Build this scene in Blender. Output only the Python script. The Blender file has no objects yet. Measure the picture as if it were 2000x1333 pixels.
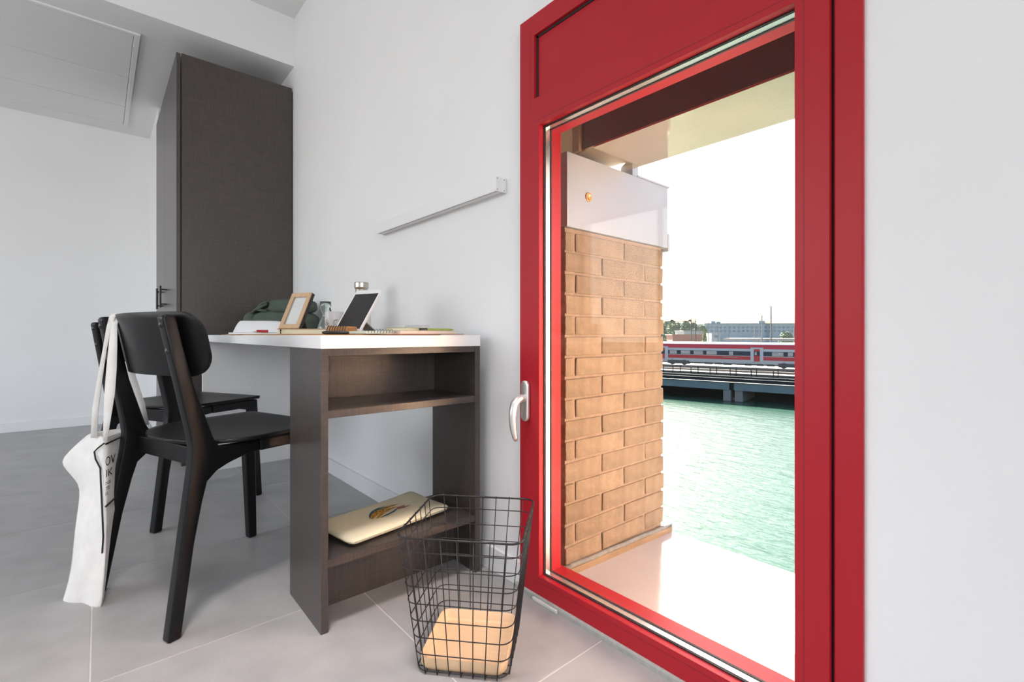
import bpy, bmesh, math, random
from mathutils import Vector, Matrix
random.seed(7)
SC = bpy.context.scene
COL = SC.collection

# ------------------------------------------------------------------ camera
F, CX, CY, EYE = 932.0, 1000.0, 654.0, 0.752
ANG = math.atan2(808, 932)
S, C = math.sin(ANG), math.cos(ANG)
cam_d = bpy.data.cameras.new('camera')
cam_d.sensor_width = 36.0
cam_d.lens = F / 2000.0 * 36.0
cam_d.shift_y = -(666.5 - CY) / 2000.0
cam_d.clip_start, cam_d.clip_end = 0.02, 3000
cam = bpy.data.objects.new('camera', cam_d)
COL.objects.link(cam)
cam.location = (0, 0, EYE)
cam.rotation_euler = (math.pi / 2, 0, -ANG)
SC.camera = cam

# ------------------------------------------------------------------ sky, sun, added side and rear fill, exposure
world = bpy.data.worlds.new('sky')
SC.world = world
world.use_nodes = True
wn = world.node_tree
wn.nodes.clear()
w_out = wn.nodes.new('ShaderNodeOutputWorld')
w_bg = wn.nodes.new('ShaderNodeBackground')
w_sky = wn.nodes.new('ShaderNodeTexSky')
w_sky.sky_type = 'NISHITA'
w_sky.sun_disc = False
SUN_EL = math.radians(30)
SUN_AZ = (0.565, 0.825)                 # horizontal direction towards the sun
w_sky.sun_elevation = SUN_EL
w_sky.sun_rotation = math.atan2(SUN_AZ[0], SUN_AZ[1])
w_sky.air_density, w_sky.dust_density, w_sky.ozone_density = 1.0, 4.0, 1.0
w_bg.inputs['Strength'].default_value = 0.55
wn.links.new(w_sky.outputs[0], w_bg.inputs['Color'])
wn.links.new(w_bg.outputs[0], w_out.inputs['Surface'])

sun_d = bpy.data.lights.new('sun', 'SUN')
sun_d.energy = 64.0
sun_d.angle = math.radians(0.6)
sun_d.color = (1.0, 0.93, 0.84)
sun = bpy.data.objects.new('sun', sun_d)
COL.objects.link(sun)
sv = Vector((SUN_AZ[0] * math.cos(SUN_EL), SUN_AZ[1] * math.cos(SUN_EL), math.sin(SUN_EL)))
sun.rotation_euler = sv.to_track_quat('Z', 'Y').to_euler()

side_fill_d = bpy.data.lights.new('side_fill_light', 'AREA')      # added fill from the side, for an assumed, unseen window in the opposite wall
side_fill_d.shape = 'RECTANGLE'
side_fill_d.size, side_fill_d.size_y = 3.6, 1.7
side_fill_d.energy = 76
side_fill_d.color = (1.0, 0.98, 0.965)
side_fill = bpy.data.objects.new('side_fill_light', side_fill_d)
COL.objects.link(side_fill)
side_fill.location = (-3.36, 2.6, 1.5)
side_fill.rotation_euler = (math.pi / 2, 0, -math.pi / 2)

rear_fill_d = bpy.data.lights.new('rear_fill_light', 'AREA')   # added fill from behind, standing in for daylight through an unseen window
rear_fill_d.shape = 'RECTANGLE'
rear_fill_d.size, rear_fill_d.size_y = 2.7, 1.6
rear_fill_d.energy = 116
rear_fill_d.color = (1.0, 0.985, 0.97)
rear_fill = bpy.data.objects.new('rear_fill_light', rear_fill_d)
COL.objects.link(rear_fill)
rear_fill.location = (-1.35, -4.66, 1.6)
rear_fill.rotation_euler = (math.pi / 2, 0, 0)

SC.view_settings.view_transform = 'Standard'
SC.view_settings.look = 'None'
SC.view_settings.gamma = 1.0
SC.view_settings.use_curve_mapping = False
SC.view_settings.exposure = 0.0

# ------------------------------------------------------------------ helpers
def PX(px, py, f):
    """photo pixel at distance f along the view axis -> world point"""
    r = (px - CX) / F * f
    return Vector((f * S + r * C, f * C - r * S, EYE + (CY - py) / F * f))

MATS = {}
def mat(name, col, rough=0.5, metal=0.0, var=0.0, vscale=8.0, bump=0.0, bscale=60.0, spec=0.5,
        stretch=(1, 1, 1), coat=0.0, objvar=0.0, sss=0.0):
    if name in MATS:
        return MATS[name]
    m = bpy.data.materials.new(name)
    m.use_nodes = True
    nt = m.node_tree
    b = nt.nodes['Principled BSDF']
    b.inputs['Roughness'].default_value = rough
    b.inputs['Metallic'].default_value = metal
    b.inputs['Specular IOR Level'].default_value = spec
    b.inputs['Coat Weight'].default_value = coat
    tc = nt.nodes.new('ShaderNodeTexCoord')
    mp = nt.nodes.new('ShaderNodeMapping')
    mp.inputs['Scale'].default_value = stretch
    nt.links.new(tc.outputs['Object'], mp.inputs['Vector'])
    n = nt.nodes.new('ShaderNodeTexNoise')
    n.inputs['Scale'].default_value = vscale
    n.inputs['Detail'].default_value = 6
    nt.links.new(mp.outputs[0], n.inputs['Vector'])
    mr = nt.nodes.new('ShaderNodeMapRange')
    mr.inputs['From Min'].default_value, mr.inputs['From Max'].default_value = 0.3, 0.7
    mr.inputs['To Min'].default_value, mr.inputs['To Max'].default_value = 1 - var, 1 + var
    nt.links.new(n.outputs['Fac'], mr.inputs['Value'])
    mul = nt.nodes.new('ShaderNodeVectorMath')
    mul.operation = 'SCALE'
    mul.inputs[0].default_value = col[:3]
    if objvar:
        oi = nt.nodes.new('ShaderNodeObjectInfo')
        m2 = nt.nodes.new('ShaderNodeMapRange')
        m2.inputs['To Min'].default_value, m2.inputs['To Max'].default_value = 1 - objvar, 1 + objvar
        nt.links.new(oi.outputs['Random'], m2.inputs['Value'])
        mm = nt.nodes.new('ShaderNodeMath')
        mm.operation = 'MULTIPLY'
        nt.links.new(mr.outputs[0], mm.inputs[0])
        nt.links.new(m2.outputs[0], mm.inputs[1])
        nt.links.new(mm.outputs[0], mul.inputs['Scale'])
    else:
        nt.links.new(mr.outputs[0], mul.inputs['Scale'])
    nt.links.new(mul.outputs[0], b.inputs['Base Color'])
    if bump:
        n2 = nt.nodes.new('ShaderNodeTexNoise')
        n2.inputs['Scale'].default_value = bscale
        n2.inputs['Detail'].default_value = 8
        nt.links.new(mp.outputs[0], n2.inputs['Vector'])
        bp = nt.nodes.new('ShaderNodeBump')
        bp.inputs['Strength'].default_value = bump
        bp.inputs['Distance'].default_value = 0.01
        nt.links.new(n2.outputs['Fac'], bp.inputs['Height'])
        nt.links.new(bp.outputs[0], b.inputs['Normal'])
    MATS[name] = m
    return m

def mat_linen(name, col, rough):
    """laminate with a printed woven grain: fine crossing threads"""
    m = bpy.data.materials.new(name)
    m.use_nodes = True
    nt = m.node_tree
    b = nt.nodes['Principled BSDF']
    b.inputs['Roughness'].default_value = rough
    tc = nt.nodes.new('ShaderNodeTexCoord')
    facs = []
    for sc in ((420, 420, 14), (14, 14, 420)):
        mp = nt.nodes.new('ShaderNodeMapping')
        mp.inputs['Scale'].default_value = sc
        nt.links.new(tc.outputs['Object'], mp.inputs['Vector'])
        n = nt.nodes.new('ShaderNodeTexNoise')
        n.inputs['Scale'].default_value = 1.0
        n.inputs['Detail'].default_value = 3
        nt.links.new(mp.outputs[0], n.inputs['Vector'])
        facs.append(n)
    add = nt.nodes.new('ShaderNodeMath')
    add.operation = 'ADD'
    nt.links.new(facs[0].outputs['Fac'], add.inputs[0])
    nt.links.new(facs[1].outputs['Fac'], add.inputs[1])
    mr = nt.nodes.new('ShaderNodeMapRange')
    mr.inputs['From Min'].default_value, mr.inputs['From Max'].default_value = 0.7, 1.3
    mr.inputs['To Min'].default_value, mr.inputs['To Max'].default_value = 0.72, 1.3
    nt.links.new(add.outputs[0], mr.inputs['Value'])
    mul = nt.nodes.new('ShaderNodeVectorMath')
    mul.operation = 'SCALE'
    mul.inputs[0].default_value = col
    nt.links.new(mr.outputs[0], mul.inputs['Scale'])
    nt.links.new(mul.outputs[0], b.inputs['Base Color'])
    bp = nt.nodes.new('ShaderNodeBump')
    bp.inputs['Strength'].default_value = 0.12
    bp.inputs['Distance'].default_value = 0.002
    nt.links.new(add.outputs[0], bp.inputs['Height'])
    nt.links.new(bp.outputs[0], b.inputs['Normal'])
    return m

def mat_glass(name, tint=(1, 1, 1), ior=1.5, rough=0.0):
    """thin architectural pane: mostly clear, reflecting more at grazing angles"""
    m = bpy.data.materials.new(name)
    m.use_nodes = True
    nt = m.node_tree
    nt.nodes.clear()
    o = nt.nodes.new('ShaderNodeOutputMaterial')
    t = nt.nodes.new('ShaderNodeBsdfTransparent')
    t.inputs['Color'].default_value = (*tint, 1)
    g = nt.nodes.new('ShaderNodeBsdfGlossy')
    g.inputs['Roughness'].default_value = rough
    lw = nt.nodes.new('ShaderNodeLayerWeight')
    lw.inputs['Blend'].default_value = 0.5
    pw = nt.nodes.new('ShaderNodeMath'); pw.operation = 'POWER'; pw.inputs[1].default_value = 5.0
    nt.links.new(lw.outputs['Facing'], pw.inputs[0])
    fr = nt.nodes.new('ShaderNodeMath'); fr.operation = 'MULTIPLY_ADD'
    f0 = ((ior - 1) / (ior + 1)) ** 2
    fr.inputs[1].default_value = 1 - f0; fr.inputs[2].default_value = f0
    nt.links.new(pw.outputs[0], fr.inputs[0])
    mx = nt.nodes.new('ShaderNodeMixShader')
    nt.links.new(fr.outputs[0], mx.inputs['Fac'])
    nt.links.new(t.outputs[0], mx.inputs[1])
    nt.links.new(g.outputs[0], mx.inputs[2])
    nt.links.new(mx.outputs[0], o.inputs['Surface'])
    return m

def bm_box(bm, x0, x1, y0, y1, z0, z1):
    v = [bm.verts.new(p) for p in ((x0, y0, z0), (x1, y0, z0), (x1, y1, z0), (x0, y1, z0),
                                   (x0, y0, z1), (x1, y0, z1), (x1, y1, z1), (x0, y1, z1))]
    for f in ((3, 2, 1, 0), (4, 5, 6, 7), (0, 1, 5, 4), (1, 2, 6, 5), (2, 3, 7, 6), (3, 0, 4, 7)):
        bm.faces.new([v[i] for i in f])
    return v

def bm_tube(bm, pts, rad, seg=8, closed=False, cap=True):
    pts = [Vector(p) for p in pts]
    n = len(pts)
    rads = rad if isinstance(rad, (list, tuple)) else [rad] * n
    rings = []
    up = None
    for i, p in enumerate(pts):
        a = pts[(i - 1) % n] if (closed or i > 0) else p
        b = pts[(i + 1) % n] if (closed or i < n - 1) else p
        t = (b - a)
        t = t.normalized() if t.length > 1e-9 else Vector((0, 0, 1))
        if up is None:
            up = Vector((0, 0, 1)) if abs(t.z) < 0.9 else Vector((1, 0, 0))
        u = (up - t * up.dot(t))
        if u.length < 1e-6:
            u = t.orthogonal()
        u.normalize()
        w = t.cross(u)
        up = u
        rings.append([bm.verts.new(p + (u * math.cos(k * 2 * math.pi / seg) + w * math.sin(k * 2 * math.pi / seg)) * rads[i]) for k in range(seg)])
    m = n if closed else n - 1
    for i in range(m):
        A, B = rings[i], rings[(i + 1) % n]
        for k in range(seg):
            bm.faces.new((A[k], A[(k + 1) % seg], B[(k + 1) % seg], B[k]))
    if cap and not closed:
        bm.faces.new(rings[0][::-1])
        bm.faces.new(rings[-1])

def bm_lathe(bm, prof, seg=32, o=(0, 0, 0)):
    rings = []
    for r, z in prof:
        rings.append([bm.verts.new((o[0] + r * math.cos(2 * math.pi * k / seg), o[1] + r * math.sin(2 * math.pi * k / seg), o[2] + z)) for k in range(seg)])
    for A, B in zip(rings, rings[1:]):
        for k in range(seg):
            bm.faces.new((A[k], A[(k + 1) % seg], B[(k + 1) % seg], B[k]))
    bm.faces.new(rings[0][::-1])
    bm.faces.new(rings[-1])

def bm_prism(bm, outline, d, axis='y', offs=0.0):
    """extrude a closed 2-D outline; axis y: outline=(x,z); axis z: outline=(x,y); axis x: outline=(y,z)"""
    def mk(p, t):
        return {'y': (p[0], t, p[1]), 'z': (p[0], p[1], t), 'x': (t, p[0], p[1])}[axis]
    A = [bm.verts.new(mk(p, offs)) for p in outline]
    B = [bm.verts.new(mk(p, offs + d)) for p in outline]
    n = len(A)
    bm.faces.new(A[::-1])
    bm.faces.new(B)
    for i in range(n):
        bm.faces.new((A[i], A[(i + 1) % n], B[(i + 1) % n], B[i]))

def bm_sheet(bm, grid, th, normal=None):
    """solid sheet from a grid of points (rows x cols), thickness th along per-vertex normals"""
    R, Cn = len(grid), len(grid[0])
    g = [[Vector(p) for p in row] for row in grid]
    def nrm(i, j):
        if normal:
            return Vector(normal)
        a = g[min(i + 1, R - 1)][j] - g[max(i - 1, 0)][j]
        b = g[i][min(j + 1, Cn - 1)] - g[i][max(j - 1, 0)]
        n = a.cross(b)
        return n.normalized() if n.length > 1e-9 else Vector((0, 0, 1))
    top = [[bm.verts.new(g[i][j] + nrm(i, j) * th / 2) for j in range(Cn)] for i in range(R)]
    bot = [[bm.verts.new(g[i][j] - nrm(i, j) * th / 2) for j in range(Cn)] for i in range(R)]
    for i in range(R - 1):
        for j in range(Cn - 1):
            bm.faces.new((top[i][j], top[i + 1][j], top[i + 1][j + 1], top[i][j + 1]))
            bm.faces.new((bot[i][j], bot[i][j + 1], bot[i + 1][j + 1], bot[i + 1][j]))
    per = [(0, j) for j in range(Cn)] + [(i, Cn - 1) for i in range(1, R)] + [(R - 1, j) for j in range(Cn - 2, -1, -1)] + [(i, 0) for i in range(R - 2, 0, -1)]
    for a, b in zip(per, per[1:] + per[:1]):
        bm.faces.new((top[a[0]][a[1]], top[b[0]][b[1]], bot[b[0]][b[1]], bot[a[0]][a[1]]))

def pmat(p):
    """matrix of a parent chain made of loc + z rotation"""
    m = Matrix.Identity(4)
    while p is not None:
        m = Matrix.LocRotScale(p.location, p.rotation_euler.to_quaternion(), None) @ m
        p = p.parent
    return m

def obj(name, bm, material, parent=None, bevel=0.0, smooth=False, world=False, seg=2, subsurf=0):
    """link the bmesh as ONE mesh object; world=True: coordinates are world ones, moved into the parent's frame"""
    me = bpy.data.meshes.new(name)
    bmesh.ops.recalc_face_normals(bm, faces=bm.faces)
    bm.to_mesh(me)
    bm.free()
    if world and parent is not None:
        me.transform(pmat(parent).inverted())
    if material is not None:
        me.materials.append(material)
    for p in me.polygons:
        p.use_smooth = smooth
    o = bpy.data.objects.new(name, me)
    COL.objects.link(o)
    o.parent = parent
    if bevel:
        b = o.modifiers.new('bevel', 'BEVEL')
        b.width = bevel
        b.segments = seg
        b.limit_method = 'ANGLE'
        b.angle_limit = math.radians(40)
        b.harden_normals = False
    if subsurf:
        s = o.modifiers.new('subsurf', 'SUBSURF')
        s.levels = s.render_levels = subsurf
    return o

def box(name, x0, x1, y0, y1, z0, z1, material, parent=None, bevel=0.0, world=True):
    bm = bmesh.new()
    bm_box(bm, x0, x1, y0, y1, z0, z1)
    return obj(name, bm, material, parent, bevel, world=world)

def center(o):
    """put the origin of a top-level mesh at the middle of its base"""
    me = o.data
    xs = [v.co.x for v in me.vertices]; ys = [v.co.y for v in me.vertices]; zs = [v.co.z for v in me.vertices]
    c = Vector(((min(xs) + max(xs)) / 2, (min(ys) + max(ys)) / 2, min(zs)))
    me.transform(Matrix.Translation(-c))
    o.location = o.location + c
    return o

def tag(o, label, cat=None, group=None, kind=None):
    o['label'] = label
    if cat: o['category'] = cat
    if group: o['group'] = group
    if kind: o['kind'] = kind
    return o

def thing(name, label, cat, loc=(0, 0, 0), rz=0.0, group=None, kind=None):
    o = bpy.data.objects.new(name, None)
    o.empty_display_size = 0.05
    COL.objects.link(o)
    o.location = loc
    o.rotation_euler = (0, 0, rz)
    return tag(o, label, cat, group, kind)

def rrect(w, h, r, n=6, cx=0.0, cy=0.0):
    pts = []
    for qx, qy, a0 in ((1, 1, 0), (-1, 1, 90), (-1, -1, 180), (1, -1, 270)):
        for k in range(n + 1):
            a = math.radians(a0 + 90 * k / n)
            pts.append((cx + qx * (w / 2 - r) + r * math.cos(a), cy + qy * (h / 2 - r) + r * math.sin(a)))
    return pts

# ------------------------------------------------------------------ materials
M_wall = mat('white_wall_paint', (0.80, 0.80, 0.81), 0.75, var=0.015, vscale=3, bump=0.03, bscale=220)
M_ceil = mat('ceiling_paint', (0.78, 0.78, 0.78), 0.8, var=0.01)
M_grout = mat('grout', (0.62, 0.59, 0.56), 0.9, var=0.05, vscale=40)
M_tile = mat('stoneware_tile', (0.35, 0.345, 0.345), 0.40, var=0.10, vscale=9, bump=0.05, bscale=90, objvar=0.04)
M_base = mat('baseboard_paint', (0.78, 0.78, 0.79), 0.5)
M_red = mat('red_lacquered_aluminium', (0.40, 0.012, 0.022), 0.42, spec=0.3, var=0.02, bump=0.02, bscale=300)
M_gasket = mat('black_rubber', (0.015, 0.015, 0.015), 0.6)
M_spacer = mat('spacer_aluminium', (0.75, 0.72, 0.72), 0.3, metal=0.9)
M_steel = mat('satin_aluminium', (0.78, 0.76, 0.74), 0.36, metal=0.85)
M_sealant = mat('grey_sealant', (0.36, 0.36, 0.34), 0.8, var=0.1, vscale=60)
M_linen = mat_linen('dark_linen_laminate', (0.058, 0.047, 0.043), 0.30)
M_linen_in = M_linen
M_desk = mat('white_laminate', (0.80, 0.79, 0.79), 0.35, var=0.01)
M_black = mat('black_stained_beech', (0.0045, 0.0045, 0.005), 0.36, var=0.25, vscale=30, stretch=(1, 1, 0.15), bump=0.03, bscale=120, spec=0.26)
M_wire = mat('black_wire', (0.018, 0.016, 0.016), 0.35, metal=0.3)
M_matblack = mat('black_metal', (0.012, 0.012, 0.013), 0.35)
M_lamp = mat('lamp_white', (0.80, 0.80, 0.81), 0.4)
M_diff = mat('lamp_diffuser', (0.70, 0.70, 0.71), 0.3)
M_brick = mat('orange_brick', (0.225, 0.166, 0.118), 0.85, var=0.18, vscale=22, bump=0.7, bscale=55, objvar=0.10)
M_mortar = mat('mortar', (0.275, 0.205, 0.16), 0.9, var=0.12, vscale=35, bump=0.5, bscale=80)
M_lead = mat('grey_bitumen_joint', (0.200, 0.200, 0.200), 0.7, var=0.2, vscale=40, bump=0.4)
M_sill = mat('grey_painted_sheet_metal', (0.460, 0.430, 0.451), 0.14, metal=0.12, var=0.05, vscale=5)
M_soffit = mat('beige_sheet_metal', (0.619, 0.500, 0.381), 0.10, metal=0.75, var=0.05, vscale=6)
M_lintel = mat('pale_sheet_metal', (0.35, 0.375, 0.44), 0.5, metal=0.3, var=0.02)
M_brown = mat('brown_sheet_metal', (0.140, 0.055, 0.040), 0.4, metal=0.1, var=0.08)
M_tan = mat('tan_flashing', (0.321, 0.221, 0.140), 0.4, metal=0.3, var=0.15)
M_bounce = mat('tan_bounce_finish', (0.74, 0.50, 0.33), 0.8, var=0.05)  # invented pale finish for the unseen right pier, bouncing sun indoors
M_facade = mat('facade_render', (0.551, 0.330, 0.221), 0.9, var=0.1)
M_pane = mat_glass('window_glass', (0.985, 0.995, 0.99), 1.20)

# ------------------------------------------------------------------ room shell
XW, YF, YB, XL = 0.96, 5.30, -4.5, -3.2       # window wall, far wall, wall behind the camera, opposite wall
ZS, ZC, YS = 2.49, 2.80, 3.26                 # soffit height, ceiling height, soffit front
HOLE = (0.222, 1.043, 0.0, 1.660)             # window hole in the wall: y0 y1 z0 z1

floor = box('floor', XL, XW, YB, YF, -0.16, -0.0013, M_grout)
tag(floor, 'grey stone tile floor with pale grout lines', kind='structure')
xs = [0.586 + 0.6 * i for i in range(-7, 2)]
ys = [0.742 + 0.6215 * i for i in range(-9, 9)]
cache = {}
for i in range(len(xs) - 1):
    for j in range(len(ys) - 1):
        a0, a1 = max(xs[i], XL), min(xs[i + 1], XW)
        b0, b1 = max(ys[j], YB), min(ys[j + 1], YF)
        if a1 - a0 < 0.03 or b1 - b0 < 0.03:
            continue
        a0 += 0.0017; a1 -= 0.0017; b0 += 0.0017; b1 -= 0.0017
        key = (round(a1 - a0, 3), round(b1 - b0, 3))
        if key not in cache:
            bm = bmesh.new()
            bm_box(bm, 0, a1 - a0, 0, b1 - b0, -0.0012, 0)
            t = obj('tile', bm, M_tile, floor, bevel=0.001, seg=1)
            cache[key] = t.data
        else:
            t = bpy.data.objects.new('tile', cache[key])
            COL.objects.link(t)
            t.parent = floor
            bv = t.modifiers.new('bevel', 'BEVEL'); bv.width = 0.001; bv.segments = 1
        t.location = (a0, b0, 0)

bm = bmesh.new()
bm_box(bm, XW, XW + 0.125, HOLE[1], YF + 0.1, -0.1, ZC)
bm_box(bm, XW, XW + 0.125, YB - 0.1, HOLE[0], -0.1, ZC)
bm_box(bm, XW, XW + 0.125, HOLE[0], HOLE[1], HOLE[3], ZC)
tag(obj('wall_right', bm, M_wall), 'white plaster wall around the red window', kind='structure')
tag(box('wall_far', XL, XW, YF, YF + 0.1, -0.1, ZS + 0.1, M_wall), 'white far wall beyond the wardrobe', kind='structure')
bm = bmesh.new()
bx0, bx1, bz0, bz1 = -2.75, 0.05, 0.75, 2.45
bm_box(bm, XL, bx0, YB - 0.1, YB, -0.1, ZC)
bm_box(bm, bx1, XW, YB - 0.1, YB, -0.1, ZC)
bm_box(bm, bx0, bx1, YB - 0.1, YB, -0.1, bz0)
bm_box(bm, bx0, bx1, YB - 0.1, YB, bz1, ZC)
tag(obj('wall_back', bm, M_wall), 'white wall behind the viewer', kind='structure')
tag(box('wall_nib', 0.345, XW, 4.535, YF, 0, ZS, M_wall), 'white boxed wall filling the corner behind the wardrobe', kind='structure')
bm = bmesh.new()                               # opposite wall, opened for an assumed, unseen window
oy0, oy1, oz0, oz1 = 0.7, 4.5, 0.6, 2.35
bm_box(bm, XL - 0.1, XL, YB - 0.1, oy0, -0.1, ZC)
bm_box(bm, XL - 0.1, XL, oy1, YF + 0.1, -0.1, ZC)
bm_box(bm, XL - 0.1, XL, oy0, oy1, -0.1, oz0)
bm_box(bm, XL - 0.1, XL, oy0, oy1, oz1, ZC)
tag(obj('wall_left', bm, M_wall), 'white wall opposite the red window', kind='structure')
win2 = thing('assumed_side_window', 'wide unseen window assumed opposite the red window for the side fill light', None, (XL, 2.6, oz0), kind='structure')  # unseen window, assumed from the light and built to go with the side fill
bm = bmesh.new()
for y in (oy0, oy0 + 1.25, oy0 + 2.5, oy1 - 0.05):
    bm_box(bm, XL - 0.08, XL - 0.02, y, y + 0.05, oz0, oz1)
bm_box(bm, XL - 0.079, XL - 0.021, oy0, oy1, oz0, oz0 + 0.05)
bm_box(bm, XL - 0.079, XL - 0.021, oy0, oy1, oz1 - 0.05, oz1)
obj('window_frame', bm, M_red, win2, world=True)
box('pane', XL - 0.052, XL - 0.048, oy0 + 0.02, oy1 - 0.02, oz0 + 0.02, oz1 - 0.02, M_pane, win2)

win3 = thing('added_rear_window', 'unseen window added behind the viewer for the rear fill light', None, (-1.35, YB, bz0), kind='structure')  # unseen window put in to go with the rear fill
bm = bmesh.new()
for x in (bx0, (bx0 + bx1) / 2 - 0.025, bx1 - 0.05):
    bm_box(bm, x, x + 0.05, YB - 0.08, YB - 0.02, bz0, bz1)
bm_box(bm, bx0, bx1, YB - 0.079, YB - 0.021, bz0, bz0 + 0.05)
bm_box(bm, bx0, bx1, YB - 0.079, YB - 0.021, bz1 - 0.05, bz1)
obj('window_frame', bm, M_red, win3, world=True)
box('pane', bx0 + 0.02, bx1 - 0.02, YB - 0.052, YB - 0.048, bz0 + 0.02, bz1 - 0.02, M_pane, win3)
tag(box('ceiling', XL - 0.1, XW + 0.125, YB - 0.1, YS, ZC, ZC + 0.15, M_ceil), 'white ceiling above the window', kind='structure')
soff = tag(box('ceiling_soffit', XL - 0.1, XW + 0.0005, YS, YF + 0.1, ZS, ZC + 0.15, M_wall), 'lowered white ceiling above the wardrobe', kind='structure')
# access panel in the lowered ceiling: frame with three long boards
ap = thing('ceiling_access_panel', 'large white access panel set in the lowered ceiling', 'ceiling panel', (-0.6, 4.3, ZS - 0.012))
px0, px1, py0, py1 = -1.5, 0.185, 3.489, 5.10
bm = bmesh.new()
fw = 0.028
for a in ((px0, px1, py0, py0 + fw), (px0, px1, py1 - fw, py1), (px0, px0 + fw, py0 + fw, py1 - fw), (px1 - fw, px1, py0 + fw, py1 - fw)):
    bm_box(bm, a[0], a[1], a[2], a[3], ZS - 0.012, ZS - 0.0005)
obj('frame', bm, M_ceil, ap, bevel=0.002, world=True)
yy = [py0 + fw + 0.003, 4.125, 4.66, py1 - fw - 0.003]
for a, b in zip(yy, yy[1:]):
    box('board', px0 + fw + 0.003, px1 - fw - 0.003, a + 0.004, b - 0.004, ZS - 0.009, ZS - 0.0006, M_ceil, ap, bevel=0.002)

tag(box('baseboard_right', XW - 0.014, XW - 0.0005, 1.052, 3.27, 0, 0.075, M_base, bevel=0.002), 'white baseboard along the window wall', kind='structure')
tag(box('baseboard_far', XL, 0.344, YF - 0.014, YF - 0.0005, 0, 0.075, M_base, bevel=0.002), 'white baseboard along the far wall', kind='structure')
tag(box('baseboard_nib', 0.331, 0.3445, 4.54, YF - 0.015, 0, 0.075, M_base, bevel=0.002), 'short white baseboard beside the wardrobe', kind='structure')

# ------------------------------------------------------------------ red window
XG = 0.964                                     # glass
FY0, FY1, FZ0, FZ1 = 0.215, 1.050, 0.014, 1.668
OY0, OY1, OZ0, OZ1 = 0.314, 0.970, 0.067, 1.347   # glazed opening
win = thing('window_1', 'tall red aluminium window with a solid panel above the glass', None, (0.96, 0.63, FZ0), kind='structure')
bm = bmesh.new()                               # fixed outer frame, seen as a strip on the hinge side
bm_box(bm, 0.951, 1.06, FY0, 0.2565, FZ0, FZ1)
bm_box(bm, 0.958, 1.06, 0.2565, 0.262, FZ0, FZ1)
bm_box(bm, 0.956, 1.06, 1.0, FY1 - 0.006, FZ0 + 0.002, FZ1 - 0.003)
bm_box(bm, 0.956, 1.06, 0.262, 1.0, 1.60, FZ1 - 0.003)
bm_box(bm, 0.975, 1.06, 0.262, 1.0, FZ0 + 0.002, OZ0 - 0.012)
obj('outer_frame', bm, M_red, win, bevel=0.0025, world=True)
sash = bmesh.new()                             # opening leaf: stiles, rails, transom
TB, TT = 1.427, 1.609                          # solid panel opening
PY0, PY1 = 0.314, 0.990
SX0, SX1 = 0.942, 0.9615
bm_box(sash, SX0, SX1, OY1, FY1, FZ0, OZ1)                 # handle stile
bm_box(sash, SX0, SX1, PY1, FY1, OZ1, FZ1)
bm_box(sash, SX0, SX1, 0.2605, OY0, FZ0, FZ1)              # hinge stile
bm_box(sash, SX0, SX1, OY0, OY1, FZ0, OZ0)                 # bottom rail
bm_box(sash, SX0, SX1, OY0, PY1, OZ1, TB)                  # transom
bm_box(sash, SX0, SX1, OY0, PY1, TT, FZ1)                  # head
so = obj('sash', sash, M_red, win, bevel=0.0, world=True)
# shallow profile grooves on the sash face
bm = bmesh.new()
g = 0.0012
for (y0, y1, z0, z1) in ((OY0 + 0.0, OY1 + 0.014, OZ1 + 0.014, OZ1 + 0.014 + g), (OY0, OY1 + 0.014, OZ0 - 0.016, OZ0 - 0.016 + g),
                         (OY0 - 0.015, OY0 - 0.015 + g, FZ0 + 0.002, FZ1 - 0.002), (PY1, PY1 + 0.004, TB - 0.016, TB - 0.016 + g), (PY1 + 0.016, PY1 + 0.016 + g, TB - 0.03, TT + 0.02)):
    bm_box(bm, SX0 - 0.0004, SX0 + 0.002, y0, y1, z0, z1)
obj('profile_groove', bm, mat('dark_red_groove', (0.22, 0.008, 0.015), 0.5), win, world=True)
box('hinge_gap_shade', 0.9575, 0.9579, 0.2566, 0.2604, FZ0, FZ1, M_gasket, win)  # black strip that paints in the shade of the narrow gap
box('solid_panel', 0.9535, 0.962, PY0, PY1, TB, TT, M_red, win)
bm = bmesh.new()
for (y0, y1, z0, z1) in ((PY1 - 0.007, PY1, TB, TT), (PY0, PY1, TT - 0.006, TT)):
    bm_box(bm, 0.951, 0.9545, y0, y1, z0, z1)
obj('panel_gasket', bm, M_gasket, win, world=True)
def ring(name, x0, x1, w, m, e=0.0):
    bm = bmesh.new()
    bm_box(bm, x0, x1, OY0 + e, OY0 + e + w, OZ0 + e, OZ1 - e)
    bm_box(bm, x0, x1, OY1 - e - w, OY1 - e, OZ0 + e, OZ1 - e)
    bm_box(bm, x0, x1, OY0 + e + w, OY1 - e - w, OZ0 + e, OZ0 + e + w)
    bm_box(bm, x0, x1, OY0 + e + w, OY1 - e - w, OZ1 - e - w, OZ1 - e)
    return obj(name, bm, m, win, world=True)
ring('glazing_gasket', 0.9598, 0.9635, 0.003, M_gasket)
ring('glass_spacer', 0.9675, 0.984, 0.010, M_spacer, e=-0.008)
ring('glazing_gasket', 0.984, 0.990, 0.0035, M_gasket)
bm = bmesh.new()                               # outer half of the frame, outside the glass
bm_box(bm, 0.990, 1.030, 0.262, OY0, OZ0 - 0.02, OZ1 + 0.02)
bm_box(bm, 0.990, 1.030, OY1 - 0.002, 1.0, OZ0 - 0.02, OZ1 + 0.02)
bm_box(bm, 0.990, 1.030, OY0, OY1, 0.02, OZ0 + 0.001)
bm_box(bm, 0.990, 1.030, OY0, OY1, OZ1 - 0.001, 1.62)
obj('outer_sash', bm, M_red, win, bevel=0.001, world=True)
box('pane', XG, XG + 0.003, OY0 - 0.004, OY1 + 0.004, OZ0 - 0.004, OZ1 + 0.004, M_pane, win)
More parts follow.
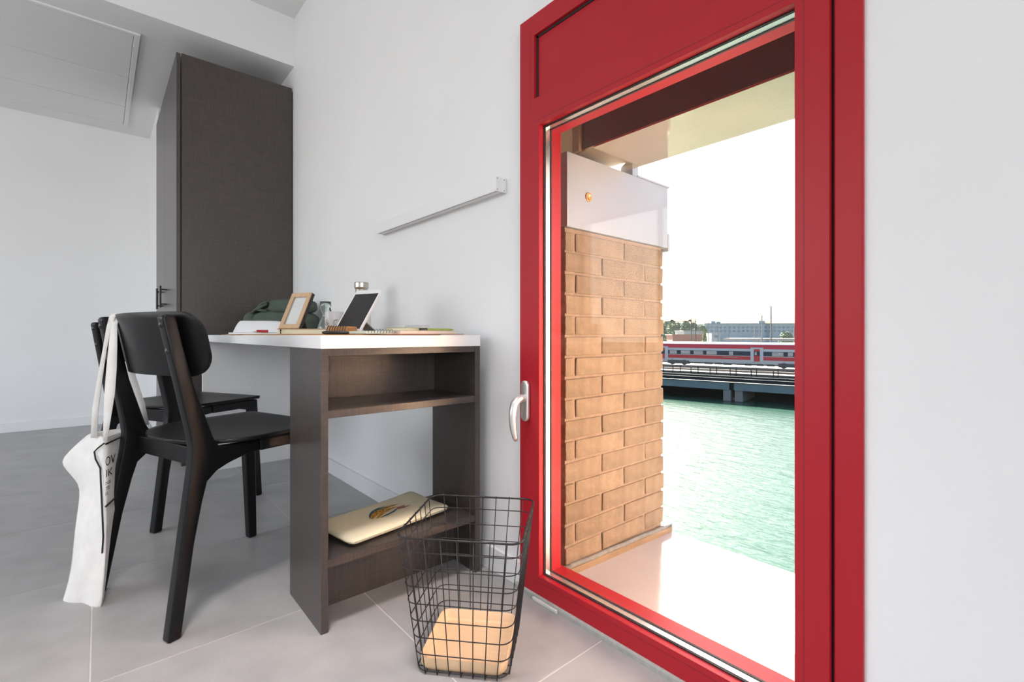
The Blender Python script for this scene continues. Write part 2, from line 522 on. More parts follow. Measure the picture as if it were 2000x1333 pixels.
box('pane', 0.9855, 0.9885, OY0 - 0.004, OY1 + 0.004, OZ0 - 0.004, OZ1 + 0.004, M_pane, win)
# handle: rounded plate, curved lever
HY, HZ = 1.020, 0.556
bm = bmesh.new()
bm_prism(bm, rrect(0.030, 0.118, 0.0145, 8, HY, HZ + 0.004), -0.013, 'x', SX0)
hp = obj('handle', bm, M_steel, win, bevel=0.005, smooth=True, world=True, seg=3)
bm = bmesh.new()
lev = [(0.935, 0.0), (0.918, 0.001), (0.905, -0.003), (0.893, -0.014), (0.887, -0.035), (0.886, -0.06), (0.889, -0.085), (0.895, -0.108), (0.899, -0.118)]
bm_tube(bm, [(x, HY, HZ + 0.012 + z) for x, z in lev], [0.011, 0.011, 0.0112, 0.0115, 0.0115, 0.0108, 0.0095, 0.0078, 0.005], 16)
lo = obj('lever', bm, M_steel, hp, smooth=True)
lo.data.transform(pmat(hp).inverted())
# sealant joint under the frame and the loose drainage clip
tag(box('trim_1', 0.936, 0.962, FY0, FY1 + 0.02, -0.003, 0.0145, M_sealant, bevel=0.004), 'grey sealant joint under the red window', kind='structure')
tag(center(box('drain_clip', 0.929, 0.9355, 0.89, 0.985, 0.0, 0.010, mat('pale_plastic', (0.62, 0.63, 0.60), 0.5), bevel=0.002)), 'small pale plastic strip on the floor under the red window', 'strip')

# ------------------------------------------------------------------ outside: brick fins, sill, lintel, beam
def brick_fin(name, label, yface, sgn, top):
    """brick fin; visible face at y=yface, its body on the far side (sgn=+1: body towards +y)"""
    XA, XB = 1.086, 1.632
    body = 0.45
    yb0, yb1 = sorted((yface + sgn * 0.0045, yface + sgn * body))
    root = box(name, XA, XB - 0.008, yb0, yb1, -7.4, top, M_mortar)
    tag(root, label, kind='structure')
    h = 0.0652
    z = 0.035
    row = 0
    rnd = random.Random(3 if sgn > 0 else 5)
    shared = {}
    while z < top - 0.02:
        z1 = min(z + h - 0.008, top - 0.002)
        cuts = [XA, 1.129, 1.383, XB] if row % 2 == 1 else [XA, 1.261, 1.511, XB]
        for a, b in zip(cuts, cuts[1:]):
            a2 = a if a == XA else a + 0.004
            b2 = b + rnd.uniform(-0.002, 0.003) if b == XB else b - 0.004
            key = (round(a2, 3), round(b2, 3), round(z1 - z, 3))
            bm = bmesh.new()
            y0, y1 = sorted((yface + rnd.uniform(-0.0015, 0.0015), yface + sgn * 0.11))
            bm_box(bm, a2, b2, y0, y1, z, z1)
            for v in bm.verts:
                v.co += Vector((rnd.uniform(-1, 1) * 0.0012, rnd.uniform(-1, 1) * 0.001, rnd.uniform(-1, 1) * 0.0012))
            cxy = Vector(((a2 + b2) / 2, (y0 + y1) / 2, z))
            bmesh.ops.translate(bm, verts=bm.verts, vec=-cxy)
            o = obj('brick', bm, M_brick, root, bevel=0.003)
            o.location = cxy
        z += h
        row += 1
    return root
brick_fin('wall_fin_left', 'orange brick pier outside on the left of the red window', 1.0, 1, 1.083)
tag(box('wall_fin_right', 1.086, 1.632, -0.178, 0.272, -7.4, 1.083, M_bounce), 'hidden pier right of the red window, made pale tan to bounce sunlight in', kind='structure')
for nm, yf, sg, lab in (('lintel_panel', 1.0, 1, 'pale metal coping panel on top of the left brick pier'), ('lintel_panel', 0.272, -1, 'pale metal coping panel on top of the unseen right pier')):
    y0, y1 = sorted((yf - sg * 0.006, yf + sg * 0.46))
    t = thing(nm, lab, 'coping', (1.37, (y0 + y1) / 2, 1.085))
    box('panel', 1.0851, 1.655, y0, y1, 1.085, 1.315, M_lintel, t, bevel=0.001)
    box('cap', 1.455, 1.664, y0 - 0.003, y1 + 0.003, 1.315, 1.322, M_lintel, t, bevel=0.001)
    box('drip_edge', 1.655, 1.667, y0 - 0.002, y1 + 0.002, 1.072, 1.14, M_lintel, t, bevel=0.001)
    if sg > 0:
        bm = bmesh.new()
        prof = [(0.010, 0.0), (0.0145, 0.0), (0.0145, 0.003), (0.010, 0.003), (0.0085, 0.001)]
        n = 24
        cx_, cz_ = 1.185, 1.192
        rings = [[bm.verts.new((cx_ + r * math.cos(2 * math.pi * k / n), y0 - d, cz_ + r * math.sin(2 * math.pi * k / n))) for k in range(n)] for r, d in prof]
        for A, B in zip(rings, rings[1:]):
            for k in range(n):
                bm.faces.new((A[k], A[(k + 1) % n], B[(k + 1) % n], B[k]))
        bm.faces.new(rings[-1])
        obj('bolt_cap', bm, mat('copper_cap', (0.621, 0.300, 0.121), 0.35, metal=0.6), t, smooth=True, world=True)
        box('upstand', 1.425, 1.46, y0, y0 + 0.05, 1.3155, 1.40, M_lintel, t, bevel=0.001)
beam = thing('roof_beam', 'brown and beige sheet metal beam spanning above the window outside', 'beam', (1.29, 0.6, 1.34))
box('fascia', 1.166, 1.176, -1.6, 1.03, 1.342, 1.95, M_brown, beam)
box('soffit', 1.1665, 1.422, -1.6, 1.60, 1.336, 1.3415, M_soffit, beam)
box('core', 1.176, 1.422, -1.6, 1.60, 1.342, 1.95, M_soffit, beam)
box('end_angle', 1.150, 1.1655, 1.004, 1.03, 1.336, 1.90, M_tan, beam)
tag(box('wall_facade_above', 1.0855, 1.166, -2.3, 5.4, 1.70, 2.95, M_facade), 'outer wall above the red window', kind='structure')
bm = bmesh.new()
bm_box(bm, 1.0855, 1.62, -9.0, -0.185, -7.4, 1.083)
bm_box(bm, 1.0855, 1.62, 1.4505, 5.4, -7.4, 1.083)
bm_box(bm, 1.0855, 1.62, -0.185, 1.4505, -7.4, -0.05)
bm_box(bm, 1.0855, 1.62, -9.0, -0.195, 1.083, 1.335)
bm_box(bm, 1.0855, 1.62, 1.4605, 5.4, 1.083, 1.335)
tag(obj('wall_facade', bm, M_facade), 'outer wall of the building standing in the canal', kind='structure')
sill = thing('outer_sill', 'grey sheet metal sill outside under the window', 'sill', (1.35, 0.63, -0.02))
bm = bmesh.new()
v = [(1.030, 0.272, 0.016), (1.668, 0.272, -0.006), (1.668, 1.0, -0.006), (1.030, 1.0, 0.016)]
A = [bm.verts.new(p) for p in v]
B = [bm.verts.new((p[0], p[1], -0.045)) for p in v]
bm.faces.new(A); bm.faces.new(B[::-1])
for i in range(4):
    bm.faces.new((A[i], B[i], B[(i + 1) % 4], A[(i + 1) % 4]))
obj('sheet', bm, M_sill, sill, world=True)
bm = bmesh.new()
v = [(1.07, 0.9835, 0.0125), (1.668, 0.9835, -0.008), (1.668, 0.9835, 0.014), (1.07, 0.9835, 0.0345)]
A = [bm.verts.new(p) for p in v]
B = [bm.verts.new((p[0], 1.0, p[2])) for p in v]
bm.faces.new(A); bm.faces.new(B[::-1])
for i in range(4):
    bm.faces.new((A[i], B[i], B[(i + 1) % 4], A[(i + 1) % 4]))
obj('flashing', bm, M_tan, sill, world=True)
bm = bmesh.new()
bm_tube(bm, [(1.07 + 0.06 * k, 0.992 + 0.002 * math.sin(k * 2.1), 0.038 - 0.0021 * k) for k in range(11)], 0.0085, 8)
obj('bitumen_joint', bm, M_lead, sill, smooth=True, world=True)

# ------------------------------------------------------------------ wardrobe
wd = thing('wardrobe', 'tall dark grey-brown wardrobe with woven-look finish and black bar handles', 'wardrobe', (0.65, 3.9, 0))
box('side_panel', 0.3575, 0.952, 3.285, 3.305, 0.0, 2.356, M_linen, wd, bevel=0.0008)
box('body', 0.358, 0.952, 3.3055, 4.52, 0.0, 2.353, M_linen, wd)
box('filler_strip', 0.9525, 0.9595, 3.292, 3.32, 0.0, 2.335, M_matblack, wd)
for a, b, hy in ((3.287, 3.900, 3.785), (3.903, 4.520, 4.02)):
    d = box('door', 0.334, 0.3535, a, b, 0.06, 2.354, M_linen, wd, bevel=0.0008)
    bm = bmesh.new()
    bm_tube(bm, [(0.300, hy, 0.925), (0.300, hy, 1.065)], 0.006, 12)
    for z in (0.948, 1.042):
        bm_tube(bm, [(0.300, hy, z), (0.3339, hy, z)], 0.0048, 10)
    h = obj('handle', bm, M_matblack, d, smooth=False)
    h.data.transform(pmat(d).inverted())

# ------------------------------------------------------------------ desk with open shelf end
DX0, DX1, DY0, DY1, DZ = 0.4195, 0.9175, 1.212, 3.085, 0.7500
desk = thing('desk', 'long white-topped desk with a dark open shelf unit at its end', 'desk', (0.67, 2.1, 0))
box('desktop', DX0, DX1, DY0, DY1 + 0.02, DZ - 0.034, DZ, M_desk, desk, bevel=0.0012)
box('end_panel', 0.428, DX1, DY1 - 0.02, DY1, 0.0, DZ - 0.034, M_desk, desk, bevel=0.001)
SZ = DZ - 0.034
box('side_panel', 0.420, 0.4385, 1.213, 1.468, 0, SZ, M_linen, desk, bevel=0.0008)
box('side_panel', 0.8985, 0.917, 1.213, 1.468, 0, SZ, M_linen, desk, bevel=0.0008)
box('top_board', 0.4387, 0.8983, 1.2155, 1.468, SZ - 0.0185, SZ, M_linen, desk, bevel=0.0008)
box('shelf', 0.4387, 0.8983, 1.2155, 1.468, 0.5395, 0.559, M_linen, desk, bevel=0.0008)
box('back_panel', 0.4387, 0.8983, 1.456, 1.468, 0.559, SZ - 0.0187, M_linen, desk)
box('shelf', 0.4387, 0.8983, 1.2155, 1.468, 0.161, 0.1815, M_linen, desk, bevel=0.0008)
box('plinth', 0.4387, 0.8983, 1.332, 1.350, 0, 0.161, M_linen, desk)

# ------------------------------------------------------------------ wall lamp
wl = thing('wall_lamp', 'white linear wall lamp mounted above the desk', 'lamp', (0.94, 1.55, 1.19))
LY0, LY1, LX0, LZ0, LZ1 = 1.137, 1.972, 0.9195, 1.1925, 1.237
bm = bmesh.new()
bm_box(bm, LX0, XW - 0.0005, LY0, LY1, LZ0 + 0.004, LZ1)
bm_box(bm, LX0, LX0 + 0.004, LY0, LY1, LZ0, LZ0 + 0.004)
bm_box(bm, XW - 0.006, XW - 0.0005, LY0, LY1, LZ0, LZ0 + 0.004)
obj('housing', bm, M_lamp, wl, bevel=0.0006, world=True)
box('diffuser', LX0 + 0.010, XW - 0.010, LY0 + 0.004, LY1 - 0.004, LZ0 + 0.001, LZ0 + 0.004, M_diff, wl)
box('end_cap', LX0, XW - 0.0005, LY0 - 0.0025, LY0, LZ0, LZ1, M_lamp, wl, bevel=0.0006)
for x in (LX0 + 0.005, XW - 0.008):
    for z in (LZ0 + 0.006, LZ1 - 0.005):
        bm = bmesh.new()
        bm_tube(bm, [(x, LY0 - 0.0025, z), (x, LY0 - 0.0035, z)], 0.0016, 10)
        obj('screw', bm, mat('screw_grey', (0.25, 0.25, 0.25), 0.4, metal=0.8), wl, world=True)

# ------------------------------------------------------------------ lamp added out of view above, to brighten the near floor
cl = thing('added_ceiling_lamp', 'round white lamp added out of view to brighten the near floor', 'lamp', (0.05, 0.70, ZC - 0.05))
bm = bmesh.new(); bm_lathe(bm, [(0.20, 0.0), (0.21, 0.004), (0.21, 0.0495), (0.19, 0.0495)], 40, (0.05, 0.70, ZC - 0.05))
obj('housing', bm, M_lamp, cl, world=True)
floor_fill_d = bpy.data.lights.new('floor_fill_light', 'AREA')
floor_fill_d.shape = 'DISK'
floor_fill_d.size = 0.36
floor_fill_d.spread = math.radians(58)
floor_fill_d.energy = 9
floor_fill_d.color = (1.0, 0.90, 0.88)
floor_fill_o = bpy.data.objects.new('floor_fill_light', floor_fill_d)
COL.objects.link(floor_fill_o)
floor_fill_o.location = (0.05, 0.70, ZC - 0.055)

# ------------------------------------------------------------------ chairs
def make_chair(label, loc, rz):
    t = thing('dining_chair', label, 'chair', loc, rz, 'black wooden chairs at the desk')
    def splay(z):                                  # centre line of a back leg
        return 0.172 + (0.80 - z) * 0.050
    prof = [(-0.009, 0.0), (0.021, 0.0), (0.057, 0.22), (0.079, 0.32), (0.092, 0.366), (0.116, 0.388), (0.150, 0.400), (0.200, 0.413), (0.240, 0.416), (0.240, 0.447),
            (0.126, 0.450), (0.110, 0.480), (0.066, 0.62), (0.028, 0.795), (0.021, 0.803), (0.002, 0.803), (-0.004, 0.795), (0.026, 0.640), (0.053, 0.495), (0.058, 0.455), (0.053, 0.405)]
    for s in (-1, 1):
        bm = bmesh.new()
        bm_prism(bm, prof, 0.032, 'y', -0.016)
        for v in bm.verts:
            k = 1.0
            if v.co.x > 0.13 and v.co.z > 0.34:
                k = 0.65
            v.co.y = v.co.y * k + s * splay(v.co.z)
        obj('leg', bm, M_black, t, bevel=0.008, seg=3, smooth=True)
        bm = bmesh.new()                           # front leg, tapered
        top = [(0.415, 0.172), (0.457, 0.172), (0.457, 0.207), (0.415, 0.207)]
        bot = [(0.445, 0.190), (0.475, 0.190), (0.475, 0.218), (0.445, 0.218)]
        A = [bm.verts.new((x, s * y, 0.0)) for x, y in bot]
        B = [bm.verts.new((x, s * y, 0.4495)) for x, y in top]
        bm.faces.new(A[::-1]); bm.faces.new(B)
        for i in range(4):
            bm.faces.new((A[i], A[(i + 1) % 4], B[(i + 1) % 4], B[i]))
        obj('leg', bm, M_black, t, bevel=0.006, seg=3)
        y0, y1 = sorted((s * 0.182, s * 0.204))
        box('side_rail', 0.24, 0.42, y0, y1, 0.416, 0.4475, M_black, t, bevel=0.003, world=False)
        for z in (0.778, 0.712):
            bm = bmesh.new()
            xr = -0.004 + (0.795 - z) * 0.194
            yy = s * splay(z)
            bm_tube(bm, [(xr + 0.004, yy, z), (xr - 0.0005, yy, z - 0.001), (xr - 0.003, yy, z - 0.001), (xr - 0.0045, yy, z - 0.001)], [0.0085, 0.0085, 0.0065, 0.003], 14)
            obj('bolt', bm, M_matblack, t, smooth=True)
    box('back_rail', 0.088, 0.112, -0.18, 0.18, 0.398, 0.4475, M_black, t, bevel=0.003, world=False)
    box('front_rail', 0.425, 0.447, -0.178, 0.178, 0.402, 0.4475, M_black, t, bevel=0.003, world=False)
    # moulded plywood seat: straight front, round back
    nx, ny = 26, 17
    grid = []
    x0, x1, W = 0.066, 0.474, 0.222
    for i in range(nx):
        x = x0 + (x1 - x0) * (i / (nx - 1)) ** 1.25
        if x < 0.25:
            q = (0.25 - x) / (0.25 - x0)
            w = W * max(0.0, 1 - q ** 2.3) ** (1 / 2.3)
            w = max(w, 0.055)
        elif x > x1 - 0.02:
            q = (x - (x1 - 0.02)) / 0.02
            w = W - 0.02 * (1 - math.sqrt(max(0, 1 - q * q)))
        else:
            w = W
        grid.append([(x, w * (2 * j / (ny - 1) - 1), 0.4555 - 0.010 * (1 - (2 * j / (ny - 1) - 1) ** 2) * math.sin(math.pi * min(1, i / (nx - 1) * 1.05)) + 0.004) for j in range(ny)])
    bm = bmesh.new()
    bm_sheet(bm, grid, 0.011, (0, 0, 1))
    obj('seat', bm, M_black, t, bevel=0.003, smooth=True)
    # curved plywood backrest
    ny, nz = 33, 11
    W, H, R, zc = 0.236, 0.084, 0.060, 0.7275
    grid = []
    for j in range(ny):
        u = 2 * j / (ny - 1) - 1
        y = W * math.sin(u * math.pi / 2)
        e = abs(y) - (W - R)
        hh = H if e <= 0 else (H - R) + math.sqrt(max(0, R * R - e * e))
        grid.append([(0.056 - 0.20 * (zc + hh * (2 * k / (nz - 1) - 1) - 0.72) + 0.95 * (y * y - 0.030), y, zc + hh * (2 * k / (nz - 1) - 1)) for k in range(nz)])
    bm = bmesh.new()
    bm_sheet(bm, grid, 0.012)
    obj('backrest', bm, M_black, t, bevel=0.003, smooth=True)
    return t

def copy_tree(src, label, loc, rz):
    c = src.copy(); COL.objects.link(c)
    c.location = loc; c.rotation_euler = (0, 0, rz); c['label'] = label
    for ch in list(src.children):
        k = ch.copy(); COL.objects.link(k); k.parent = c
    return c
R1, R2 = math.radians(19), math.radians(27)
ch1 = make_chair('nearer black wooden chair with the white tote bag hanging from its back', (0.062, 1.637, 0), R1)
ch2 = copy_tree(ch1, 'black wooden chair standing behind the one with the tote bag', (0.063, 2.447, 0), R2)

# ------------------------------------------------------------------ tote bag
M_tote = mat('cotton_canvas', (0.80, 0.77, 0.74), 0.9, var=0.05, vscale=25, bump=0.25, bscale=400)
M_ink = mat('black_print', (0.02, 0.018, 0.018), 0.8)
tote = thing('tote_bag', 'white cotton tote bag with black printed lettering hanging on the nearer chair', 'bag', tuple(PX(170, 1170, 1.43)))
LV = [(845, 180, 205, 264, 1.45, 1.375, 1.52), (868, 152, 206, 262, 1.45, 1.375, 1.52), (893, 126, 206, 258, 1.45, 1.372, 1.51), (911, 111, 206, 252, 1.45, 1.37, 1.50), (926, 120, 206, 248, 1.445, 1.365, 1.485),
      (945, 141, 206, 243, 1.43, 1.36, 1.465), (958, 153, 206, 238, 1.42, 1.355, 1.45), (985, 151, 207, 228, 1.40, 1.345, 1.415), (1030, 142, 206, 218, 1.375, 1.335, 1.378),
      (1080, 136, 204, 212, 1.36, 1.325, 1.36), (1120, 129, 201, 208, 1.352, 1.32, 1.353), (1155, 117, 198, 204, 1.35, 1.315, 1.35), (1182, 113, 150, 200, 1.35, 1.315, 1.35)]
rows = []
def tote_pt(px, y, f):
    p = PX(px, 654, f)
    p.z = EYE - (y - 654) / F * 1.40
    return p
rr = random.Random(11)
for li, (y, a, b, c, FA, FB, FC) in enumerate(LV):
    yb = y if li < len(LV) - 1 else 1160
    yc = y if li < len(LV) - 1 else 1150
    A_, B_, C_ = tote_pt(a, y, FA), tote_pt(b, yb, FB), tote_pt(c, yc, FC)
    if li == len(LV) - 1:
        B_ = tote_pt(197, 1164, FB)
    D_ = (A_ + C_) / 2 + Vector((S, C, 0)) * (0.03 if y < 950 else 0.003)
    row = []
    for p, q, n, amp in ((A_, B_, 6, 0.0095), (B_, C_, 6, 0.0025), (C_, D_, 3, 0.003), (D_, A_, 3, 0.003)):
        for k in range(n):
            w = p.lerp(q, k / n)
            if 0 < k < n:
                w = w + Vector((S, C, 0)) * (math.sin(li * 1.3 + k * 1.9) * amp * (1 if n == 6 else -1))
            row.append(w)
    rows.append(row)
bm = bmesh.new()
vr = [[bm.verts.new(p) for p in row] for row in rows]
n = len(vr[0])
for A, B in zip(vr, vr[1:]):
    for k in range(n):
        bm.faces.new((A[k], A[(k + 1) % n], B[(k + 1) % n], B[k]))
bm.faces.new(vr[-1])
inner = [bm.verts.new(v.co.lerp(sum((w.co for w in vr[0]), Vector()) / n, 0.12) - Vector((0, 0, 0.03))) for v in vr[0]]
for k in range(n):
    bm.faces.new((vr[0][k], vr[0][(k + 1) % n], inner[(k + 1) % n], inner[k]))
bm.faces.new(inner)
body = obj('body', bm, M_tote, tote, smooth=True, world=True, subsurf=1)
def tote_face(seg, u, y):
    """point on the A-B (seg 0) or B-C (seg 1) side of the bag at pixel row y, just proud of the cloth"""
    for (l0, l1), (r0, r1) in zip(zip(LV, LV[1:]), zip(rows, rows[1:])):
        if l0[0] <= y <= l1[0]:
            t = (y - l0[0]) / (l1[0] - l0[0])
            k = seg * 6 + u * 6
            i = min(int(k), 11); fr = k - i
            p = r0[i].lerp(r0[(i + 1) % n], fr).lerp(r1[i].lerp(r1[(i + 1) % n], fr), t)
            nn = Vector((-S, -C, 0)) * 0.0045
            if seg == 1:
                nn += Vector((C, -S, 0)) * 0.003
            return p + nn
    return rows[-1][0]
def ink_line(pts, w):
    bm = bmesh.new()
    P = [tote_face(*p) for p in pts]
    bm_tube(bm, P, w, 6)
    return obj('print_line', bm, M_ink, tote, world=True)
ink_line([(0, 1.0, 862), (0, 0.86, 872), (0, 0.76, 880), (0, 0.83, 893), (0, 0.90, 911), (0, 0.915, 940), (0, 0.93, 985), (0, 0.955, 1030), (0, 0.94, 1060)], 0.0022)
ink_line([(1, 0.02, 864), (1, 0.5, 861), (1, 1.0, 856)], 0.0026)
ink_line([(1, 0.86, 858), (1, 0.85, 890), (1, 0.80, 915)], 0.0026)
ink_line([(1, 0.02, 977), (1, 0.9, 973)], 0.0026)
def tote_text(txt, y_top, y_bot, u0, u1):
    cu = bpy.data.curves.new('t', 'FONT'); cu.body = txt
    o = bpy.data.objects.new('t', cu); COL.objects.link(o)
    bpy.context.view_layer.update()
    me = bpy.data.meshes.new_from_object(o.evaluated_get(bpy.context.evaluated_depsgraph_get()))
    bpy.data.objects.remove(o)
    X = [v.co.x for v in me.vertices]; Y = [v.co.y for v in me.vertices]
    inv = pmat(tote).inverted()
    for v in me.vertices:
        u = u0 + (u1 - u0) * (v.co.x - min(X)) / (max(X) - min(X))
        y = y_bot + (y_top - y_bot) * (v.co.y - min(Y)) / (max(Y) - min(Y))
        v.co = inv @ tote_face(1, u, y)
    me.name = 'print_text'
    me.materials.append(M_ink)
    t = bpy.data.objects.new('print_text', me); COL.objects.link(t); t.parent = tote
tote_text('OV', 889, 906, 0.02, 0.36)
tote_text('IK', 913, 926, 0.04, 0.30)
tote_text('NIS', 934, 940, 0.02, 0.26)
tote_text('TE', 944, 950, 0.02, 0.22)
tote_text('EL', 953, 958, 0.02, 0.20)
def ribbon(name, pts, parent, m, th=0.0016):
    """pts: (px, py, f, half width in px)"""
    grid = []
    for px, py, f, hw in pts:
        grid.append([PX(px - hw, py, f), PX(px, py, f + 0.002), PX(px + hw, py, f)])
    bm = bmesh.new()
    bm_sheet(bm, grid, th)
    return obj(name, bm, m, parent, smooth=True, world=True)
ribbon('strap', [(183, 856, 1.405, 6), (186, 800, 1.395, 6), (195, 740, 1.38, 5), (205, 680, 1.365, 4), (213, 640, 1.36, 5), (219, 620, 1.365, 6), (226, 613.5, 1.378, 7), (234, 612.5, 1.40, 7), (240, 622, 1.425, 6), (244, 660, 1.44, 6)], tote, M_tote)
ribbon('strap', [(205, 862, 1.362, 4), (209, 820, 1.362, 7), (214, 770, 1.36, 10), (218, 720, 1.358, 10), (221, 670, 1.357, 8), (223, 635, 1.358, 6), (227, 616, 1.372, 6), (234, 613.0, 1.392, 7), (242, 617, 1.42, 7), (247, 660, 1.435, 7), (258, 735, 1.46, 7), (276, 790, 1.50, 7), (283, 830, 1.53, 8)], tote, M_tote)

# ------------------------------------------------------------------ wire basket and its tray
bc = Vector((0.677, 0.930, 0))
bang = -math.radians(48.9)
bk = thing('wire_basket', 'black wire waste basket standing on the floor beside the window', 'basket', bc, bang)
Hb, Wt, Wb = 0.315, 0.277, 0.205
def half(z): return (Wb + (Wt - Wb) * z / Hb) / 2
def ring_pts(z, n=5):
    h = half(z); r = 0.026
    return [(x, y, z) for x, y in rrect(2 * h, 2 * h, r, n)]
bm = bmesh.new()
bm_tube(bm, ring_pts(Hb), 0.0024, 8, closed=True)
obj('rim', bm, M_wire, bk, smooth=True)
for k in range(8):
    z = 0.008 + k * 0.0393
    bm = bmesh.new()
    bm_tube(bm, ring_pts(z), 0.0013, 6, closed=True)
    obj('hoop', bm, M_wire, bk, smooth=True)
for side in range(4):
    a = side * math.pi / 2
    for k in range(7):
        u = (k / 6 * 2 - 1) * 0.78
        bm = bmesh.new()
        pts = []
        for z in (Hb + 0.003, 0.2, 0.1, 0.003):
            h = half(z) + 0.0015
            x, y = u * half(z), -h
            pts.append((x * math.cos(a) - y * math.sin(a), x * math.sin(a) + y * math.cos(a), z))
        x, y = u * half(0), -half(0) + 0.02
        pts.append((x * math.cos(a) - y * math.sin(a), x * math.sin(a) + y * math.cos(a), 0.0025))
        bm_tube(bm, pts, 0.0012, 6)
        obj('upright_wire', bm, M_wire, bk, smooth=True)
M_ply = mat('pale_beech', (0.68, 0.46, 0.28), 0.5, var=0.06, vscale=14, stretch=(1, 8, 1), bump=0.02)
bm = bmesh.new()
outer = rrect(0.197, 0.197, 0.024, 6)
lips = [(0.96, 0.0065), (1.0, 0.014), (1.0, 0.032), (0.985, 0.0335), (0.955, 0.032), (0.925, 0.014), (0.89, 0.0105), (0.86, 0.010)]
rg = [[bm.verts.new((x * s, y * s, z)) for x, y in outer] for s, z in lips]
n = len(outer)
for A, B in zip(rg, rg[1:]):
    for k in range(n):
        bm.faces.new((A[k], A[(k + 1) % n], B[(k + 1) % n], B[k]))
bm.faces.new(rg[0][::-1]); bm.faces.new(rg[-1])
tr = obj('wooden_tray', bm, M_ply, None, smooth=True)
tr.location = bc; tr.rotation_euler = (0, 0, bang)
tag(tr, 'square pale wooden tray lying in the bottom of the wire basket', 'tray')

# ------------------------------------------------------------------ laptop sleeve on the low shelf
M_cream = mat('cream_canvas', (0.74, 0.68, 0.50), 0.85, var=0.04, vscale=20, bump=0.2, bscale=500)
sl = thing('laptop_sleeve', 'cream laptop sleeve with a feathered animal print on the low shelf', 'sleeve', (0.665, 1.36, 0.183), math.radians(9))
bm = bmesh.new()
nx, ny = 18, 12
def slz(u, v):
    e = max(abs(u), abs(v))
    return 0.011 * math.sqrt(max(0.0, 1 - e ** 6)) + 0.003 * math.sin(3 * u + 1) * (1 - e)
SLW, SLD = 0.178, 0.100
top, bot = [], []
def slxy(u, v):
    x, y = SLW * u, SLD * v
    cr = 0.022
    ex, ey = abs(x) - (SLW - cr), abs(y) - (SLD - cr)
    if ex > 0 and ey > 0:
        m = max(ex, ey); L = math.hypot(ex, ey)
        x = math.copysign(SLW - cr + ex * m / L, x); y = math.copysign(SLD - cr + ey * m / L, y)
    return x, y
for i in range(nx + 1):
    top.append([]); bot.append([])
    for j in range(ny + 1):
        u, v = math.sin((i / nx * 2 - 1) * math.pi / 2), math.sin((j / ny * 2 - 1) * math.pi / 2)
        x, y = slxy(u, v)
        lift = 0.008 * max(0, u) ** 2 * max(0, v)
        top[-1].append(bm.verts.new((x, y, 0.014 + slz(u, v) + lift + 0.001)))
        bot[-1].append(bm.verts.new((x, y, max(0.0, 0.013 - 1.18 * slz(u, v)) + lift * 0.5)))
for i in range(nx):
    for j in range(ny):
        bm.faces.new((top[i][j], top[i + 1][j], top[i + 1][j + 1], top[i][j + 1]))
        bm.faces.new((bot[i][j], bot[i][j + 1], bot[i + 1][j + 1], bot[i + 1][j]))
per = [(i, 0) for i in range(nx + 1)] + [(nx, j) for j in range(1, ny + 1)] + [(i, ny) for i in range(nx - 1, -1, -1)] + [(0, j) for j in range(ny - 1, 0, -1)]
for a, b in zip(per, per[1:] + per[:1]):
    bm.faces.new((top[a[0]][a[1]], bot[a[0]][a[1]], bot[b[0]][b[1]], top[b[0]][b[1]]))
obj('case', bm, M_cream, sl, smooth=True)
bm = bmesh.new()
zp = [(*slxy(math.cos(a) / max(abs(math.cos(a)), abs(math.sin(a))), math.sin(a) / max(abs(math.cos(a)), abs(math.sin(a)))), 0) for a in [k * 2 * math.pi / 60 for k in range(60)]]
bm_tube(bm, [(x * 1.002, y * 1.002, 0.0142 + 0.006 * max(0, x / SLW) ** 2 * max(0, y / SLD)) for x, y, _ in zp], 0.0014, 6, closed=True)
obj('zip_seam', bm, mat('cream_zip', (0.45, 0.40, 0.28), 0.7), sl, smooth=True)
def mat_speckle(name, c1, c2, scale):
    m = bpy.data.materials.new(name); m.use_nodes = True
    nt = m.node_tree; b = nt.nodes['Principled BSDF']; b.inputs['Roughness'].default_value = 0.85
    tc = nt.nodes.new('ShaderNodeTexCoord')
    v = nt.nodes.new('ShaderNodeTexNoise'); v.inputs['Scale'].default_value = scale
    nt.links.new(tc.outputs['Object'], v.inputs['Vector'])
    r = nt.nodes.new('ShaderNodeValToRGB')
    r.color_ramp.elements[0].color = (*c2, 1); r.color_ramp.elements[0].position = 0.44
    r.color_ramp.elements[1].color = (*c1, 1); r.color_ramp.elements[1].position = 0.48
    nt.links.new(v.outputs['Fac'], r.inputs['Fac']); nt.links.new(r.outputs[0], b.inputs['Base Color'])
    return m
M_spk = mat_speckle('speckled_ochre_print', (0.62, 0.33, 0.04), (0.06, 0.03, 0.02), 260)
M_teal = mat_speckle('teal_print', (0.05, 0.16, 0.20), (0.03, 0.07, 0.09), 200)
M_crim = mat('crimson_print', (0.28, 0.02, 0.04), 0.85)
def feather(name, p0, p1, bend, w, m, lift):
    """leaf-shaped flat printed stroke from p0 to p1 (sleeve u,v units in metres)"""
    a, b = Vector(p0), Vector(p1)
    d = b - a; nrm = Vector((-d.y, d.x)).normalized()
    bm = bmesh.new(); L = []; Rr = []
    for k in range(9):
        t = k / 8
        c = a + d * t + nrm * bend * math.sin(math.pi * t)
        ww = w * math.sin(math.pi * min(1, 0.08 + t * 0.92)) ** 0.7
        for lst, s in ((L, 1), (Rr, -1)):
            q = c + nrm * ww * s
            u, v = q.x / SLW, q.y / SLD
            lst.append(bm.verts.new((q.x, q.y, 0.015 + slz(u, v) + 0.008 * max(0, u) ** 2 * max(0, v) + lift)))
    for k in range(8):
        bm.faces.new((L[k], L[k + 1], Rr[k + 1], Rr[k]))
    return obj(name, bm, m, sl)
base = Vector((-0.062, -0.022))
